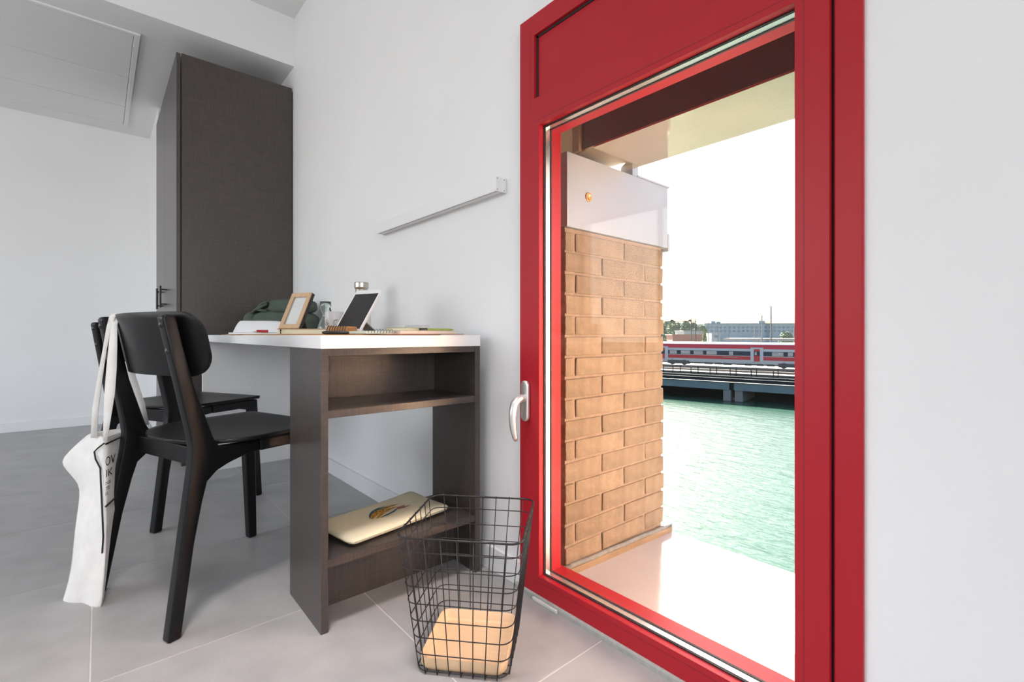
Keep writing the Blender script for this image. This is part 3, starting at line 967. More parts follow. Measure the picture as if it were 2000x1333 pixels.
for k, (dx, dy, bd) in enumerate(((0.075, 0.062, 0.012), (0.088, 0.058, 0.010), (0.096, 0.050, 0.010), (0.065, 0.056, 0.012), (0.105, 0.046, 0.008))):
    feather('feather_print', (base.x + 0.004 * k, base.y + 0.008), (base.x + dx, base.y + dy), bd, 0.0045, M_teal, 0.0006 + 0.0001 * k)
for k, (x0, y0, dx, dy, bd) in enumerate(((0, 0, 0.125, 0.040, 0.014), (0.012, -0.008, 0.10, 0.030, 0.010), (0.0, 0.004, 0.085, 0.034, 0.012))):
    feather('body_print', (base.x + x0, base.y + y0), (base.x + x0 + dx, base.y + y0 + dy), bd, 0.0075, M_spk, 0.0013 + 0.0001 * k)
feather('tail_print', (base.x + 0.035, base.y - 0.010), (base.x + 0.10, base.y + 0.010), -0.006, 0.004, M_teal, 0.0018)
feather('tail_print', (base.x + 0.02, base.y - 0.012), (base.x + 0.075, base.y - 0.004), -0.004, 0.003, M_teal, 0.0019)
for k in range(5):
    feather('claw_print', (base.x + 0.098 + 0.006 * k, base.y + 0.002 + 0.001 * k), (base.x + 0.104 + 0.006 * k, base.y + 0.017), 0.001, 0.0022, M_crim, 0.0018)
feather('claw_print', (base.x + 0.090, base.y + 0.001), (base.x + 0.145, base.y + 0.004), -0.002, 0.0025, M_crim, 0.0019)

# ------------------------------------------------------------------ things on the desk
RH, FH = Vector((C, -S, 0)), Vector((S, C, 0))
def RF(r, f, z): return RH * r + FH * f + Vector((0, 0, z))
def rp(px, f): return (px - CX) / F * f
def basis(o, w, n, u):
    m = Matrix.Identity(4)
    for i, a in enumerate((w, n, u)):
        for k in range(3): m[k][i] = a[k]
    for k in range(3): m[k][3] = o[k]
    return m
def part(name, bm, m, parent, M=None, bevel=0.0, smooth=False, seg=2):
    if M is not None:
        bmesh.ops.transform(bm, matrix=M, verts=bm.verts)
    return obj(name, bm, m, parent, bevel, smooth, world=True, seg=seg)
def pbox(name, M, m, parent, x0, x1, y0, y1, z0, z1, bevel=0.0):
    bm = bmesh.new(); bm_box(bm, x0, x1, y0, y1, z0, z1)
    return part(name, bm, m, parent, M, bevel)
def slab(name, label, cat, p, ang, w, d, h, m, bevel=0.001, z=DZ):
    """flat block lying on the desk, centred at p=(px,f); ang turns it from the view axes"""
    c = RF(rp(p[0], p[1]), p[1], z)
    t = thing(name, label, cat, c, -ANG + math.radians(ang))
    return t
M_kraft = mat('kraft_paper', (0.52, 0.31, 0.16), 0.8, var=0.06, vscale=30)
M_paper = mat('white_paper', (0.80, 0.80, 0.82), 0.8)
M_creamp = mat('cream_paper', (0.78, 0.71, 0.54), 0.8)
M_woodf = mat('light_oak', (0.56, 0.37, 0.22), 0.6, var=0.15, vscale=25, stretch=(1, 1, 0.2))
M_darkw = mat('dark_frame_edge', (0.025, 0.020, 0.018), 0.5)
M_photo = mat('blank_photo_paper', (0.62, 0.64, 0.63), 0.3, var=0.08, vscale=14)
M_green = mat('sage_green_fabric', (0.062, 0.085, 0.068), 0.9, var=0.12, vscale=18, bump=0.25, bscale=300)
M_whitep = mat('white_plastic', (0.80, 0.79, 0.79), 0.3)
M_screen = mat('black_screen', (0.012, 0.010, 0.010), 0.12)
M_ring = mat('dark_wire_coil', (0.03, 0.03, 0.03), 0.35, metal=0.5)
M_redp = mat('red_plastic', (0.42, 0.02, 0.03), 0.35)

def rz_of(ang): return -ANG + math.radians(ang)
def desk_thing(name, label, cat, px, f, z=DZ, ang=0, group=None):
    return thing(name, label, cat, RF(rp(px, f), f, z), rz_of(ang), group)
def lbox(name, m, t, x0, x1, y0, y1, z0, z1, bevel=0.0008):
    return box(name, x0, x1, y0, y1, z0, z1, m, t, bevel, world=False)

# long kraft paper sheets under everything
k1 = box('kraft_sheet', 0.445, 0.80, 1.262, 2.64, DZ + 0.0002, DZ + 0.0020, M_kraft)
tag(center(k1), 'long brown kraft paper sheet lying under the notebooks on the desk', 'paper')
KZ = DZ + 0.0021
# open notebook with a lifted page
nb = desk_thing('open_notebook', 'open white notebook with a raised page at the far left of the desk', 'notebook', 508, 1.98, KZ, 0)
lbox('cover', M_kraft, nb, -0.125, 0.115, -0.03, 0.15, 0.0, 0.0015)
lbox('page_block', M_paper, nb, -0.115, 0.108, -0.028, 0.145, 0.0016, 0.0085)
grid = []
for i in range(10):
    t_ = i / 9
    grid.append([(-0.113 + 0.222 * j / 8 - 0.030 * t_ + (0.018 * (1 - (j / 8)) * t_), 0.000 + 0.085 * t_, 0.0095 + 0.050 * math.sin(t_ * math.pi / 2) - 0.004 * t_ * (j / 8) ** 6 * 2) for j in range(9)])
bm = bmesh.new(); bm_sheet(bm, grid, 0.0009)
obj('raised_page', bm, M_paper, nb, smooth=True)
pen = desk_thing('red_pen', 'red pen lying on the open notebook', 'pen', 508, 1.935, KZ + 0.0088, 4)
bm = bmesh.new(); bm_tube(bm, [(-0.012, 0, 0.005), (0.030, 0, 0.005)], [0.0052, 0.0052], 14)
obj('barrel', bm, M_redp, pen, smooth=False)
bm = bmesh.new(); bm_tube(bm, [(-0.012, 0, 0.005), (-0.022, 0, 0.0045), (-0.030, 0, 0.004)], [0.005, 0.003, 0.001], 12)
obj('tip', bm, mat('grey_tip', (0.55, 0.55, 0.57), 0.3, metal=0.6), pen)

# cream book, picture frame on it
cb = desk_thing('cream_notebook', 'thick closed notebook with cream page edges under the picture frame', 'notebook', 604, 1.80, KZ, 0)
lbox('cover', M_kraft, cb, -0.095, 0.085, -0.06, 0.13, 0.0, 0.002)
lbox('page_block', M_creamp, cb, -0.092, 0.083, -0.057, 0.128, 0.0021, 0.0195)
lbox('cover', M_kraft, cb, -0.095, 0.085, -0.06, 0.13, 0.0196, 0.0215)
bm = bmesh.new(); bm_tube(bm, [(-0.078, -0.0615, 0.018), (-0.078, -0.063, 0.010), (-0.077, -0.0625, 0.003)], [0.0035, 0.0015, 0.0022], 8)
obj('elastic_tab', bm, M_matblack, cb, smooth=True)
pf = desk_thing('picture_frame', 'light wooden picture frame with dark edges standing on the cream notebook', 'picture frame', 564, 1.80, KZ + 0.0225, -22)
W_, H_ = 0.100, 0.154
lean = math.atan2(0.067, 0.139)
def lean_obj(o): o.rotation_euler = (-lean, 0, 0); return o
def frame_ring(x, z0, z1, w, y0, y1):
    bm = bmesh.new()
    bm_box(bm, -x, -x + w, y0, y1, z0, z1); bm_box(bm, x - w, x, y0, y1, z0, z1)
    bm_box(bm, -x + w, x - w, y0, y1, z0, z0 + w); bm_box(bm, -x + w, x - w, y0, y1, z1 - w, z1)
    return bm
lean_obj(obj('front_frame', frame_ring(W_ / 2, 0, H_, 0.018, -0.004, 0.0), M_woodf, pf, bevel=0.0006))
lean_obj(obj('edge_frame', frame_ring(W_ / 2, 0, H_, 0.012, 0.0001, 0.014), M_darkw, pf))
lean_obj(lbox('photo_sheet', M_photo, pf, -W_ / 2 + 0.012, W_ / 2 - 0.012, 0.002, 0.004, 0.014, H_ - 0.014, 0))
lean_obj(lbox('back_board', M_darkw, pf, -W_ / 2 + 0.010, W_ / 2 - 0.010, 0.006, 0.013, 0.010, H_ - 0.010, 0))
bm = bmesh.new(); bm_box(bm, -0.012, 0.012, -0.002, 0.002, 0, 0.075)
o = obj('easel_leg', bm, M_darkw, pf)
o.location = (0.0, 0.078, 0.001); o.rotation_euler = (0.42, 0, 0)

# green fabric backpack at the far end of the desk
gb = desk_thing('green_backpack', 'sage green folded fabric backpack at the far end of the desk', 'backpack', 548, 2.66, DZ, 0)
def puff(name, c, s, e=3.2, n=20):
    bm = bmesh.new()
    bmesh.ops.create_uvsphere(bm, u_segments=n * 2, v_segments=n, radius=1)
    for v in bm.verts:
        d = v.co.normalized()
        k = (abs(d.x) ** e + abs(d.y) ** e + abs(d.z) ** e) ** (-1 / e)
        w = 1 + 0.03 * math.sin(d.x * 7 + c[0] * 50) * math.sin(d.z * 6)
        v.co = Vector((c[0] + s[0] * d.x * k * w, c[1] + s[1] * d.y * k, c[2] + s[2] * d.z * k * w))
    return obj(name, bm, M_green, gb, smooth=True)
puff('main_body', (0.03, 0.0, 0.0702), (0.175, 0.07, 0.066))
puff('side_pocket', (-0.155, -0.005, 0.066), (0.042, 0.05, 0.062), 2.4)
puff('top_roll', (0.075, -0.01, 0.158), (0.125, 0.06, 0.040), 3.5)
grid = []
for i in range(7):
    t_ = i / 6
    grid.append([(-0.055 - 0.085 * t_, -0.045 + 0.09 * j / 6, 0.178 - 0.055 * t_ ** 1.6 + 0.006 * math.sin(j * 1.7 + i)) for j in range(7)])
bm = bmesh.new(); bm_sheet(bm, grid, 0.010)
obj('flap', bm, M_green, gb, bevel=0.003, smooth=True)
bm = bmesh.new(); bm_tube(bm, [(-0.05, -0.05, 0.172), (-0.085, -0.058, 0.150), (-0.112, -0.055, 0.138), (-0.085, -0.055, 0.136), (-0.05, -0.05, 0.132)], 0.008, 8)
obj('strap', bm, M_green, gb, smooth=True)

# tablet on a stand
tb = desk_thing('tablet', 'white tablet with a black screen leaning on a small stand', 'tablet', 674, 1.55, KZ + 0.004, -30)
tl = math.atan2(0.103, 0.150)
TW, TH = 0.124, 0.182
bm = bmesh.new(); bm_prism(bm, rrect(TW, TH, 0.010, 5, 0, TH / 2), 0.0075, 'y', 0.0)
o = obj('case', bm, M_whitep, tb, bevel=0.0015); o.rotation_euler = (-tl, 0, 0)
bm = bmesh.new(); bm_box(bm, -TW / 2 + 0.007, TW / 2 - 0.007, -0.0006, 0.0006, 0.018, TH - 0.018)
o = obj('screen', bm, M_screen, tb); o.rotation_euler = (-tl, 0, 0)
st = desk_thing('tablet_stand', 'small dark folding stand holding up the white tablet', 'stand', 674, 1.55, KZ, -30)
lbox('base', M_matblack, st, -0.030, 0.058, -0.002, 0.09, 0.0, 0.0038)
o = lbox('back_plate', M_matblack, st, -0.030, 0.030, 0.0085, 0.0105, 0.004, 0.09); o.rotation_euler = (-tl, 0, 0)
bm = bmesh.new(); bm_box(bm, -0.025, 0.025, -0.0015, 0.0015, 0, 0.070)
o = obj('strut', bm, mat('grey_plastic', (0.42, 0.40, 0.38), 0.5), st); o.location = (0.012, 0.112, 0.001); o.rotation_euler = (0.95, 0, 0)

# steel bottle, mug, glass vase behind
bt = desk_thing('water_bottle', 'pale bottle with a ribbed steel cap standing behind the tablet', 'bottle', 706, 2.0, DZ, 0)
bm = bmesh.new(); bm_lathe(bm, [(0.034, 0.0), (0.0375, 0.004), (0.0375, 0.082), (0.034, 0.103), (0.026, 0.117), (0.0232, 0.126), (0.0232, 0.168)], 36)
obj('body', bm, mat('bottle_enamel', (0.72, 0.66, 0.64), 0.35), bt, smooth=True)
bm = bmesh.new(); bm_lathe(bm, [(0.0235, 0.168), (0.0255, 0.169), (0.0255, 0.174), (0.0235, 0.1755), (0.0235, 0.178), (0.0255, 0.179), (0.0255, 0.184), (0.0235, 0.1855), (0.024, 0.190), (0.0268, 0.194), (0.0288, 0.199), (0.0288, 0.218), (0.0268, 0.221)], 36)
obj('cap', bm, mat('brushed_steel', (0.55, 0.50, 0.44), 0.28, metal=1.0), bt, smooth=False, bevel=0.0006)
bm = bmesh.new()
for k in range(9):
    pass
A, B = [], []
for k in range(8):
    a = math.radians(-100 + 9 * k)
    A.append(bm.verts.new((0.0378 * math.cos(a), 0.0378 * math.sin(a), 0.030)))
    B.append(bm.verts.new((0.0378 * math.cos(a), 0.0378 * math.sin(a), 0.030 + 0.03 + 0.018 * math.sin(k * 0.6))))
for k in range(7):
    bm.faces.new((A[k], A[k + 1], B[k + 1], B[k]))
obj('red_mark', bm, M_redp, bt)

mg = desk_thing('mug', 'white mug with black doodles behind the spiral notebook', 'mug', 653, 1.98, DZ, 0)
bm = bmesh.new(); bm_lathe(bm, [(0.033, 0.0), (0.0365, 0.003), (0.0375, 0.095), (0.0365, 0.097), (0.0345, 0.095), (0.0335, 0.008)], 36)
obj('cup', bm, mat('white_ceramic', (0.80, 0.80, 0.82), 0.25), mg, smooth=True)
bm = bmesh.new(); bm_tube(bm, [(0.036, 0.006, 0.080), (0.055, 0.012, 0.078), (0.062, 0.014, 0.055), (0.055, 0.012, 0.028), (0.036, 0.006, 0.022)], 0.0042, 8)
obj('handle', bm, mat('white_ceramic', (0.80, 0.80, 0.82), 0.25), mg, smooth=True)
def doodle(cx, cz, pts):
    bm = bmesh.new()
    P = []
    for x, z in pts:
        a = -math.pi / 2 + (cx + x) / 0.0375
        P.append((0.0376 * math.cos(a), 0.0376 * math.sin(a), cz + z))
    bm_tube(bm, P, 0.0006, 5)
    obj('doodle_line', bm, M_ink, mg)
circ = lambda r, n=10, a0=0, a1=360: [(r * math.cos(math.radians(a0 + (a1 - a0) * k / n)), r * math.sin(math.radians(a0 + (a1 - a0) * k / n))) for k in range(n + 1)]
doodle(-0.018, 0.058, circ(0.005)); doodle(-0.022, 0.046, circ(0.006)); doodle(-0.013, 0.045, circ(0.005))
doodle(0.018, 0.052, circ(0.008, 10, 30, 300)); doodle(0.020, 0.060, [(-0.008, 0), (0.004, 0.004), (0.009, 0.0)]); doodle(-0.018, 0.066, [(0, 0), (0.002, 0.006)])
pc = desk_thing('dark_pen', 'dark pen standing in the white mug', 'pen', 653, 1.98, DZ + 0.0085, 0)
bm = bmesh.new(); bm_tube(bm, [(0.012, 0.0, 0.0), (-0.010, -0.012, 0.088), (-0.013, -0.0135, 0.100), (-0.0135, -0.0137, 0.106)], [0.004, 0.004, 0.003, 0.001], 10)
obj('barrel', bm, M_matblack, pc, smooth=True)

M_cglass = mat('clear_glass', (0.86, 0.92, 0.90), 0.03)
MATS['clear_glass'].node_tree.nodes['Principled BSDF'].inputs['Transmission Weight'].default_value = 0.95
gv = desk_thing('glass_carafe', 'clear hourglass-shaped glass carafe between the picture frame and the mug', 'carafe', 636, 2.14, DZ, 0)
bm = bmesh.new()
outp = [(0.030, 0.0), (0.036, 0.004), (0.036, 0.03), (0.026, 0.060), (0.014, 0.082), (0.013, 0.092), (0.020, 0.108), (0.024, 0.128), (0.0235, 0.150)]
inp = [(r - 0.0022, max(z, 0.004)) for r, z in outp[::-1]]
bm_lathe(bm, outp + inp, 32)
obj('vessel', bm, M_cglass, gv, smooth=True)

# kraft spiral notebook lying with its coil towards the viewer, and a black pen
sp = desk_thing('spiral_notebook', 'small orange kraft notebook with black spiral coil in front of the tablet', 'notebook', 657, 1.43, KZ, 0)
lbox('cover', mat('orange_kraft', (0.50, 0.24, 0.08), 0.7, var=0.1), sp, -0.030, 0.030, 0.008, 0.10, 0.0, 0.025, 0.003)
for k in range(8):
    x = -0.027 + 0.0077 * k
    bm = bmesh.new()
    bm_tube(bm, [(x + 0.001 * math.sin(a), 0.008 + 0.0115 * math.cos(a), 0.0137 + 0.0125 * math.sin(a)) for a in [j * 2 * math.pi / 14 for j in range(14)]], 0.0012, 6, closed=True)
    obj('coil_ring', bm, M_ring, sp, smooth=True)
bp = desk_thing('black_pen', 'thick black pen lying in front of the orange spiral notebook', 'pen', 654, 1.405, KZ, 3)
bm = bmesh.new(); bm_tube(bm, [(-0.036, 0, 0.006), (-0.028, 0, 0.0055), (0.034, 0, 0.0055), (0.042, 0, 0.005)], [0.0035, 0.0052, 0.0052, 0.002], 12)
obj('barrel', bm, M_matblack, bp, smooth=True)

# notepads at the window end of the desk
kb = box('kraft_folder', 0.60, 0.862, 1.222, 1.50, DZ + 0.0021, DZ + 0.0042, mat('brown_card', (0.40, 0.20, 0.11), 0.8))
tag(center(kb), 'brown card folder under the sketchbook at the window end of the desk', 'folder')
K2 = DZ + 0.0043
sk = thing('sketchbook', 'flat pale sketchbook lying at the window end of the desk', 'notebook', (0.745, 1.345, K2), 0.04)
lbox('page_block', mat('blush_paper', (0.76, 0.68, 0.63), 0.8), sk, -0.098, 0.098, -0.105, 0.105, 0.0, 0.0085)
lbox('cover', mat('pale_card', (0.70, 0.66, 0.60), 0.7), sk, -0.1, 0.1, -0.107, 0.107, 0.0086, 0.0098)
gn = thing('grey_notepad', 'grey-green spiral notepad beside the tablet stand', 'notepad', (0.600, 1.318, K2), 0.0)
lbox('page_block', mat('grey_green_paper', (0.52, 0.56, 0.48), 0.8), gn, -0.042, 0.042, -0.06, 0.06, 0, 0.008)
for k in range(9):
    x = -0.036 + 0.009 * k
    bm = bmesh.new()
    bm_tube(bm, [(x, -0.056 + 0.0062 * math.cos(a), 0.0075 + 0.0062 * math.sin(a)) for a in [j * 2 * math.pi / 12 for j in range(12)]], 0.0007, 5, closed=True)
    obj('coil_ring', bm, M_ring, gn, smooth=True)
K3 = K2 + 0.0099
yn = thing('yellow_notebook', 'yellow-green small notebook with silver coil lying on the sketchbook', 'notebook', (0.735, 1.352, K3), 0.12)
lbox('cover', mat('olive_card', (0.30, 0.32, 0.07), 0.7), yn, -0.042, 0.036, -0.06, 0.06, 0.0, 0.0015)
lbox('page_block', M_creamp, yn, -0.040, 0.034, -0.058, 0.058, 0.0016, 0.0075)
lbox('cover', mat('olive_card', (0.30, 0.32, 0.07), 0.7), yn, -0.042, 0.036, -0.06, 0.06, 0.0076, 0.009)
for k in range(12):
    y = -0.055 + 0.010 * k
    bm = bmesh.new()
    bm_tube(bm, [(0.037 + 0.0085 * math.cos(a), y + 0.001 * math.sin(a), 0.0085 + 0.0085 * math.sin(a)) for a in [j * 2 * math.pi / 16 for j in range(16)]], 0.0008, 5, closed=True)
    obj('coil_ring', bm, mat('silver_wire', (0.6, 0.6, 0.6), 0.3, metal=0.9), yn, smooth=True)
gp = thing('green_pencil', 'green pencil with black ferrule lying on the sketchbook', 'pencil', (0.778, 1.268, K3), -0.10)
bm = bmesh.new(); bm_tube(bm, [(-0.02, 0, 0.0036), (0.060, 0.0, 0.0036), (0.072, 0.0, 0.0036)], [0.0036, 0.0036, 0.0006], 6)
obj('shaft', bm, mat('green_lacquer', (0.25, 0.33, 0.05), 0.35), gp)
bm = bmesh.new(); bm_tube(bm, [(-0.045, 0, 0.0038), (-0.02, 0, 0.0038)], 0.0040, 10)
obj('ferrule', bm, M_matblack, gp)

# ------------------------------------------------------------------ canal, bridge, train
ZW = -7.05
def mat_water():
    m = bpy.data.materials.new('canal_water'); m.use_nodes = True
    nt = m.node_tree; b = nt.nodes['Principled BSDF']
    b.inputs['Base Color'].default_value = (0.020, 0.050, 0.037, 1)
    b.inputs['Roughness'].default_value = 0.16
    b.inputs['Specular IOR Level'].default_value = 0.3
    tc = nt.nodes.new('ShaderNodeTexCoord')
    h = None
    for sc, st in ((0.55, 1.0), (2.2, 0.45)):
        mp = nt.nodes.new('ShaderNodeMapping'); mp.inputs['Scale'].default_value = (sc * 2.0, sc * 0.7, 1)
        mp.inputs['Rotation'].default_value = (0, 0, 0.5)
        nt.links.new(tc.outputs['Object'], mp.inputs['Vector'])
        n = nt.nodes.new('ShaderNodeTexNoise'); n.inputs['Scale'].default_value = 1.0; n.inputs['Detail'].default_value = 5; n.inputs['Distortion'].default_value = 0.6
        nt.links.new(mp.outputs[0], n.inputs['Vector'])
        bp_ = nt.nodes.new('ShaderNodeBump'); bp_.inputs['Strength'].default_value = 0.55 * st; bp_.inputs['Distance'].default_value = 0.25
        nt.links.new(n.outputs['Fac'], bp_.inputs['Height'])
        if h: nt.links.new(h.outputs[0], bp_.inputs['Normal'])
        h = bp_
    nt.links.new(h.outputs[0], b.inputs['Normal'])
    return m
wat = box('water', 1.64, 140, -160, 260, ZW - 0.5, ZW, mat_water())
tag(wat, 'pale green rippled canal water below the window', 'water', kind='stuff')

ESX, ESY = 0.1775, -0.9841                       # track direction, towards the right of the picture
EA = math.atan2(ESY, ESX)
TO = Vector((75.9, 46.7, 0))                     # near side of the train at the left edge of the view
BO = Vector((54.2, 33.3, 0))                     # near girder
def along(px, o):
    """metres along the track line through o at which pixel column px looks"""
    r = (px - CX) / F
    d = Vector((S + r * C, C - r * S, 0))
    # d*t = o + e*s
    det = d.x * (-ESY) - d.y * (-ESX)
    t = (o.x * (-ESY) - o.y * (-ESX)) / det
    return (d.x * t - o.x) * ESX + (d.y * t - o.y) * ESY
ZR = -4.50                                        # rail level
M_conc = mat('pale_concrete', (0.151, 0.145, 0.140), 0.85, var=0.12, vscale=0.6)
M_girder = mat('blue_grey_girder', (0.079, 0.115, 0.136), 0.6, var=0.1, vscale=0.8)
M_deckm = mat('grey_deck', (0.018, 0.023, 0.023), 1.0, spec=0.0, var=0.15, vscale=0.5)
M_rail = mat('dark_railing', (0.014, 0.018, 0.020), 0.9, spec=0.1)
M_ball = mat('ballast', (0.091, 0.079, 0.075), 1.0, var=0.2, vscale=3)
br = thing('railway_bridge', 'long low railway bridge with blue-grey girders crossing the canal', 'bridge', (BO.x, BO.y, ZW), EA)
gap0, gap1 = along(1423.5, BO), along(1433.5, BO)
zl = lambda z: z - ZW
lbox('girder', M_girder, br, -70, gap0, 0, 0.5, zl(-5.72), zl(-4.88), 0)
lbox('girder', M_girder, br, gap1, 60, 0, 0.5, zl(-5.72), zl(-4.88), 0)
lbox('kerb', mat('pale_kerb', (0.045, 0.048, 0.045), 1.0), br, -70, 60, -0.12, 0.45, zl(-4.88), zl(-4.80), 0)
lbox('deck', M_deckm, br, -70, 60, 0.45, 34, zl(-5.72), zl(-4.93), 0)
lbox('walkway', M_deckm, br, -70, 60, 1.5, 5.0, zl(-4.93), zl(-4.86), 0)
for y in (2.0, 5.5):
    lbox('cable_duct', M_rail, br, -70, 60, y, y + 0.5, zl(-4.93), zl(-4.55), 0)
lbox('ballast_bed', M_ball, br, -70, 60, 12, 33, zl(-4.93), zl(-4.66), 0)
for y in (15.0, 16.5, 21.6, 23.1):
    lbox('track_rail', mat('rail_steel', (0.16, 0.13, 0.11), 0.5, metal=0.5), br, -70, 60, y, y + 0.08, zl(-4.66), zl(ZR), 0)
for cx_ in (1419.0, 1442.0):
    a = along(cx_, BO)
    lbox('pier', M_conc, br, a - 0.42, a + 0.42, 0.15, 6.0, 0.001, zl(-5.72), 0.05)
lbox('pier_base', M_conc, br, gap0 - 0.3, gap1 + 0.3, 1.0, 6.0, 0.001, 0.35, 0.05)
lbox('added_back_wall', mat('dark_backing', (0.06, 0.07, 0.07), 0.9), br, -70, 60, 20, 21, 0.001, zl(-5.72), 0)  # added dark wall that keeps the space under the bridge black
for row, (yy, top) in enumerate(((8.0, 1.15), (11.0, 1.2))):
    zb = zl(-4.93)
    for k in range(4):
        z = zb + 0.25 + k * (top - 0.25) / 3
        lbox('railing_bar', M_rail, br, -70, 60, yy, yy + 0.05, z - 0.03, z + 0.03, 0)
    pcache = None
    for k in range(-8, 22):
        x = along(1308, BO) + 2.55 * k
        if pcache is None:
            p = lbox('railing_post', M_rail, br, -0.05, 0.05, yy, yy + 0.08, zb, zb + top, 0)
            pcache = p.data
        else:
            p = bpy.data.objects.new('railing_post', pcache); COL.objects.link(p); p.parent = br
        p.location = (x, 0, 0)

tn = thing('train', 'red and silver high-speed train standing on the bridge', 'train', (TO.x, TO.y, ZR), EA)
M_twhite = mat('train_white', (0.421, 0.409, 0.391), 0.4)
M_tred = mat('train_red', (0.400, 0.023, 0.030), 0.35)
M_tsil = mat('train_silver', (0.400, 0.421, 0.451), 0.35, metal=0.2)
M_tdark = mat('train_dark_glass', (0.035, 0.045, 0.06), 0.12)
M_tpane = mat('train_window_blind', (0.360, 0.321, 0.291), 0.5, var=0.2, vscale=1.5)
M_tgrey = mat('train_underframe', (0.091, 0.085, 0.075), 0.8, var=0.3, vscale=2)
T0, T1 = -22, 48
prof = [(0.02, 0.55), (0.0, 1.2), (0.0, 3.0), (0.06, 3.35), (0.22, 3.68), (0.55, 3.92), (1.0, 4.0), (1.85, 4.0), (2.3, 3.92), (2.63, 3.68), (2.79, 3.35), (2.85, 3.0), (2.85, 1.2), (2.83, 0.55)]
bm = bmesh.new(); bm_prism(bm, prof, T1 - T0, 'x', T0)
obj('body', bm, M_twhite, tn)
def band(name, m, z0, z1, x0=T0, x1=T1, d=0.025):
    return lbox(name, m, tn, x0, x1, -d, 0.01, z0, z1, 0)
bm = bmesh.new()
rb = [(-0.03, 2.96), (0.035, 3.36), (0.15, 3.62), (0.25, 3.60), (0.10, 3.34), (0.05, 2.96)]
bm_prism(bm, rb, T1 - T0, 'x', T0)
obj('red_roof_band', bm, M_tred, tn)
band('silver_band', M_tsil, 2.58, 2.955)
band('window_band', M_tdark, 1.86, 2.575)
band('white_line', M_twhite, 1.77, 1.855)
band('red_band', M_tred, 1.20, 1.765)
for a, b in ((1308, 1322), (1330, 1348), (1355, 1373), (1380, 1400), (1424, 1432), (1508, 1530), (1539, 1549)):
    band('window_pane', M_tpane, 1.93, 2.50, along(a, TO), along(b, TO), 0.04)
for a, b in ((1281.5, 1305), (1466, 1491)):
    x0, x1 = along(a, TO), along(b, TO)
    w = 0.26 * (x1 - x0)
    d = lbox('door', M_tred, tn, x0, x1, -0.05, 0.0, 1.02, 3.18, 0)
    bm = bmesh.new()
    bm_box(bm, x0, x0 + w, -0.075, -0.0505, 1.0, 3.2); bm_box(bm, x1 - w, x1, -0.075, -0.0505, 1.0, 3.2)
    bm_box(bm, x0 + w, x1 - w, -0.075, -0.0505, 2.95, 3.2)
    obj('door_frame', bm, M_tsil, d)
    bm = bmesh.new(); bm_box(bm, x0 + w, x1 - w, -0.07, -0.0505, 1.9, 2.6)
    obj('door_window', bm, M_tdark, d)
    bm = bmesh.new(); bm_box(bm, x0 + w * 1.3, x0 + w * 1.9, -0.075, -0.0705, 2.0, 2.5)
    obj('blind', bm, M_tpane, d)
band('white_lettering', mat('cream_lettering', (0.300, 0.221, 0.179), 0.5), 1.52, 1.60, along(1411, TO), along(1440, TO), 0.035)
bm = bmesh.new()
for a, b in ((1305, 1347), (1520, 1575)):
    pass
for xa, xb in ((along(1304, TO), along(1346, TO)), (along(1520, TO), along(1570, TO))):
    b_ = lbox('bogie', M_tgrey, tn, xa, xb, -0.01, 0.6, 0.22, 0.80, 0.03)
    for q in (0.22, 0.78):
        bm = bmesh.new()
        xc = xa + (xb - xa) * q
        bm_tube(bm, [(xc, -0.03, 0.45), (xc, 0.3, 0.45)], 0.45, 20)
        obj('wheel', bm, M_tgrey, b_)
for a, b in ((1376, 1390), (1396, 1409), (1412, 1428), (1455, 1467), (1478, 1490), (1498, 1512)):
    lbox('equipment_box', M_tgrey, tn, along(a, TO), along(b, TO), -0.02, 0.6, 0.28, 0.62, 0.02)
lbox('underframe', M_tgrey, tn, T0, T1, 0.25, 2.6, 0.35, 0.58, 0)

# ------------------------------------------------------------------ far bank
bank = thing('ground_far', 'pale railway yard ground beyond the bridge', None, (BO.x, BO.y, -4.9), EA, kind='structure')
lbox('yard', mat('yard_ground', (0.130, 0.125, 0.109), 0.95, var=0.15, vscale=0.08), bank, -500, 400, 34, 900, -3, -0.03, 0)
M_build = mat('far_building_wall', (0.221, 0.260, 0.279), 0.7, var=0.1, vscale=0.1)
M_bwin = mat('far_building_window', (0.10, 0.15, 0.18), 0.2)
GZ = -4.93
def rf_box(name, label, cat, px0, px1, ytop, f, depth, m, zb=GZ, group=None):
    r0, r1 = rp(px0, f), rp(px1, f)
    zt = EYE + (CY - ytop) / F * f
    t = thing(name, label, cat, RF((r0 + r1) / 2, f, zb), -ANG, group)
    hw = (r1 - r0) / 2
    lbox('wall', m, t, -hw, hw, 0, depth, 0, zt - zb, 0)
    return t, hw, zt - zb
t, hw, h = rf_box('station_building', 'long grey-blue building with rows of windows on the horizon', 'building', 1377, 1640, 633.5, 330, 20, M_build)
lbox('roof', mat('far_roof', (0.170, 0.191, 0.200), 0.7), t, -hw - 0.5, hw + 0.5, -0.5, 20.5, h, h + 0.6, 0)
nwin = 30
wmesh = None
for rowz in (h - 2.2, h - 4.8):
    for k in range(nwin):
        x = -hw + (k + 0.5) * 2 * hw / nwin
        if wmesh is None:
            w = lbox('window', M_bwin, t, -0.85, 0.85, -0.1, 0.05, -0.7, 0.7, 0); wmesh = w.data
        else:
            w = bpy.data.objects.new('window', wmesh); COL.objects.link(w); w.parent = t
        w.location = (x, 0, rowz)
for a, b, yt in ((1394, 1402, 627.5), (1404, 1412.5, 628.5), (1488, 1500, 627)):
    lbox('rooftop_plant', mat('rooftop_plant', (0.160, 0.221, 0.260), 0.7), t, rp(a, 330) - rp(1508.5, 330), rp(b, 330) - rp(1508.5, 330), 4, 10, h + 0.6, EYE + (CY - yt) / F * 334 - GZ, 0)
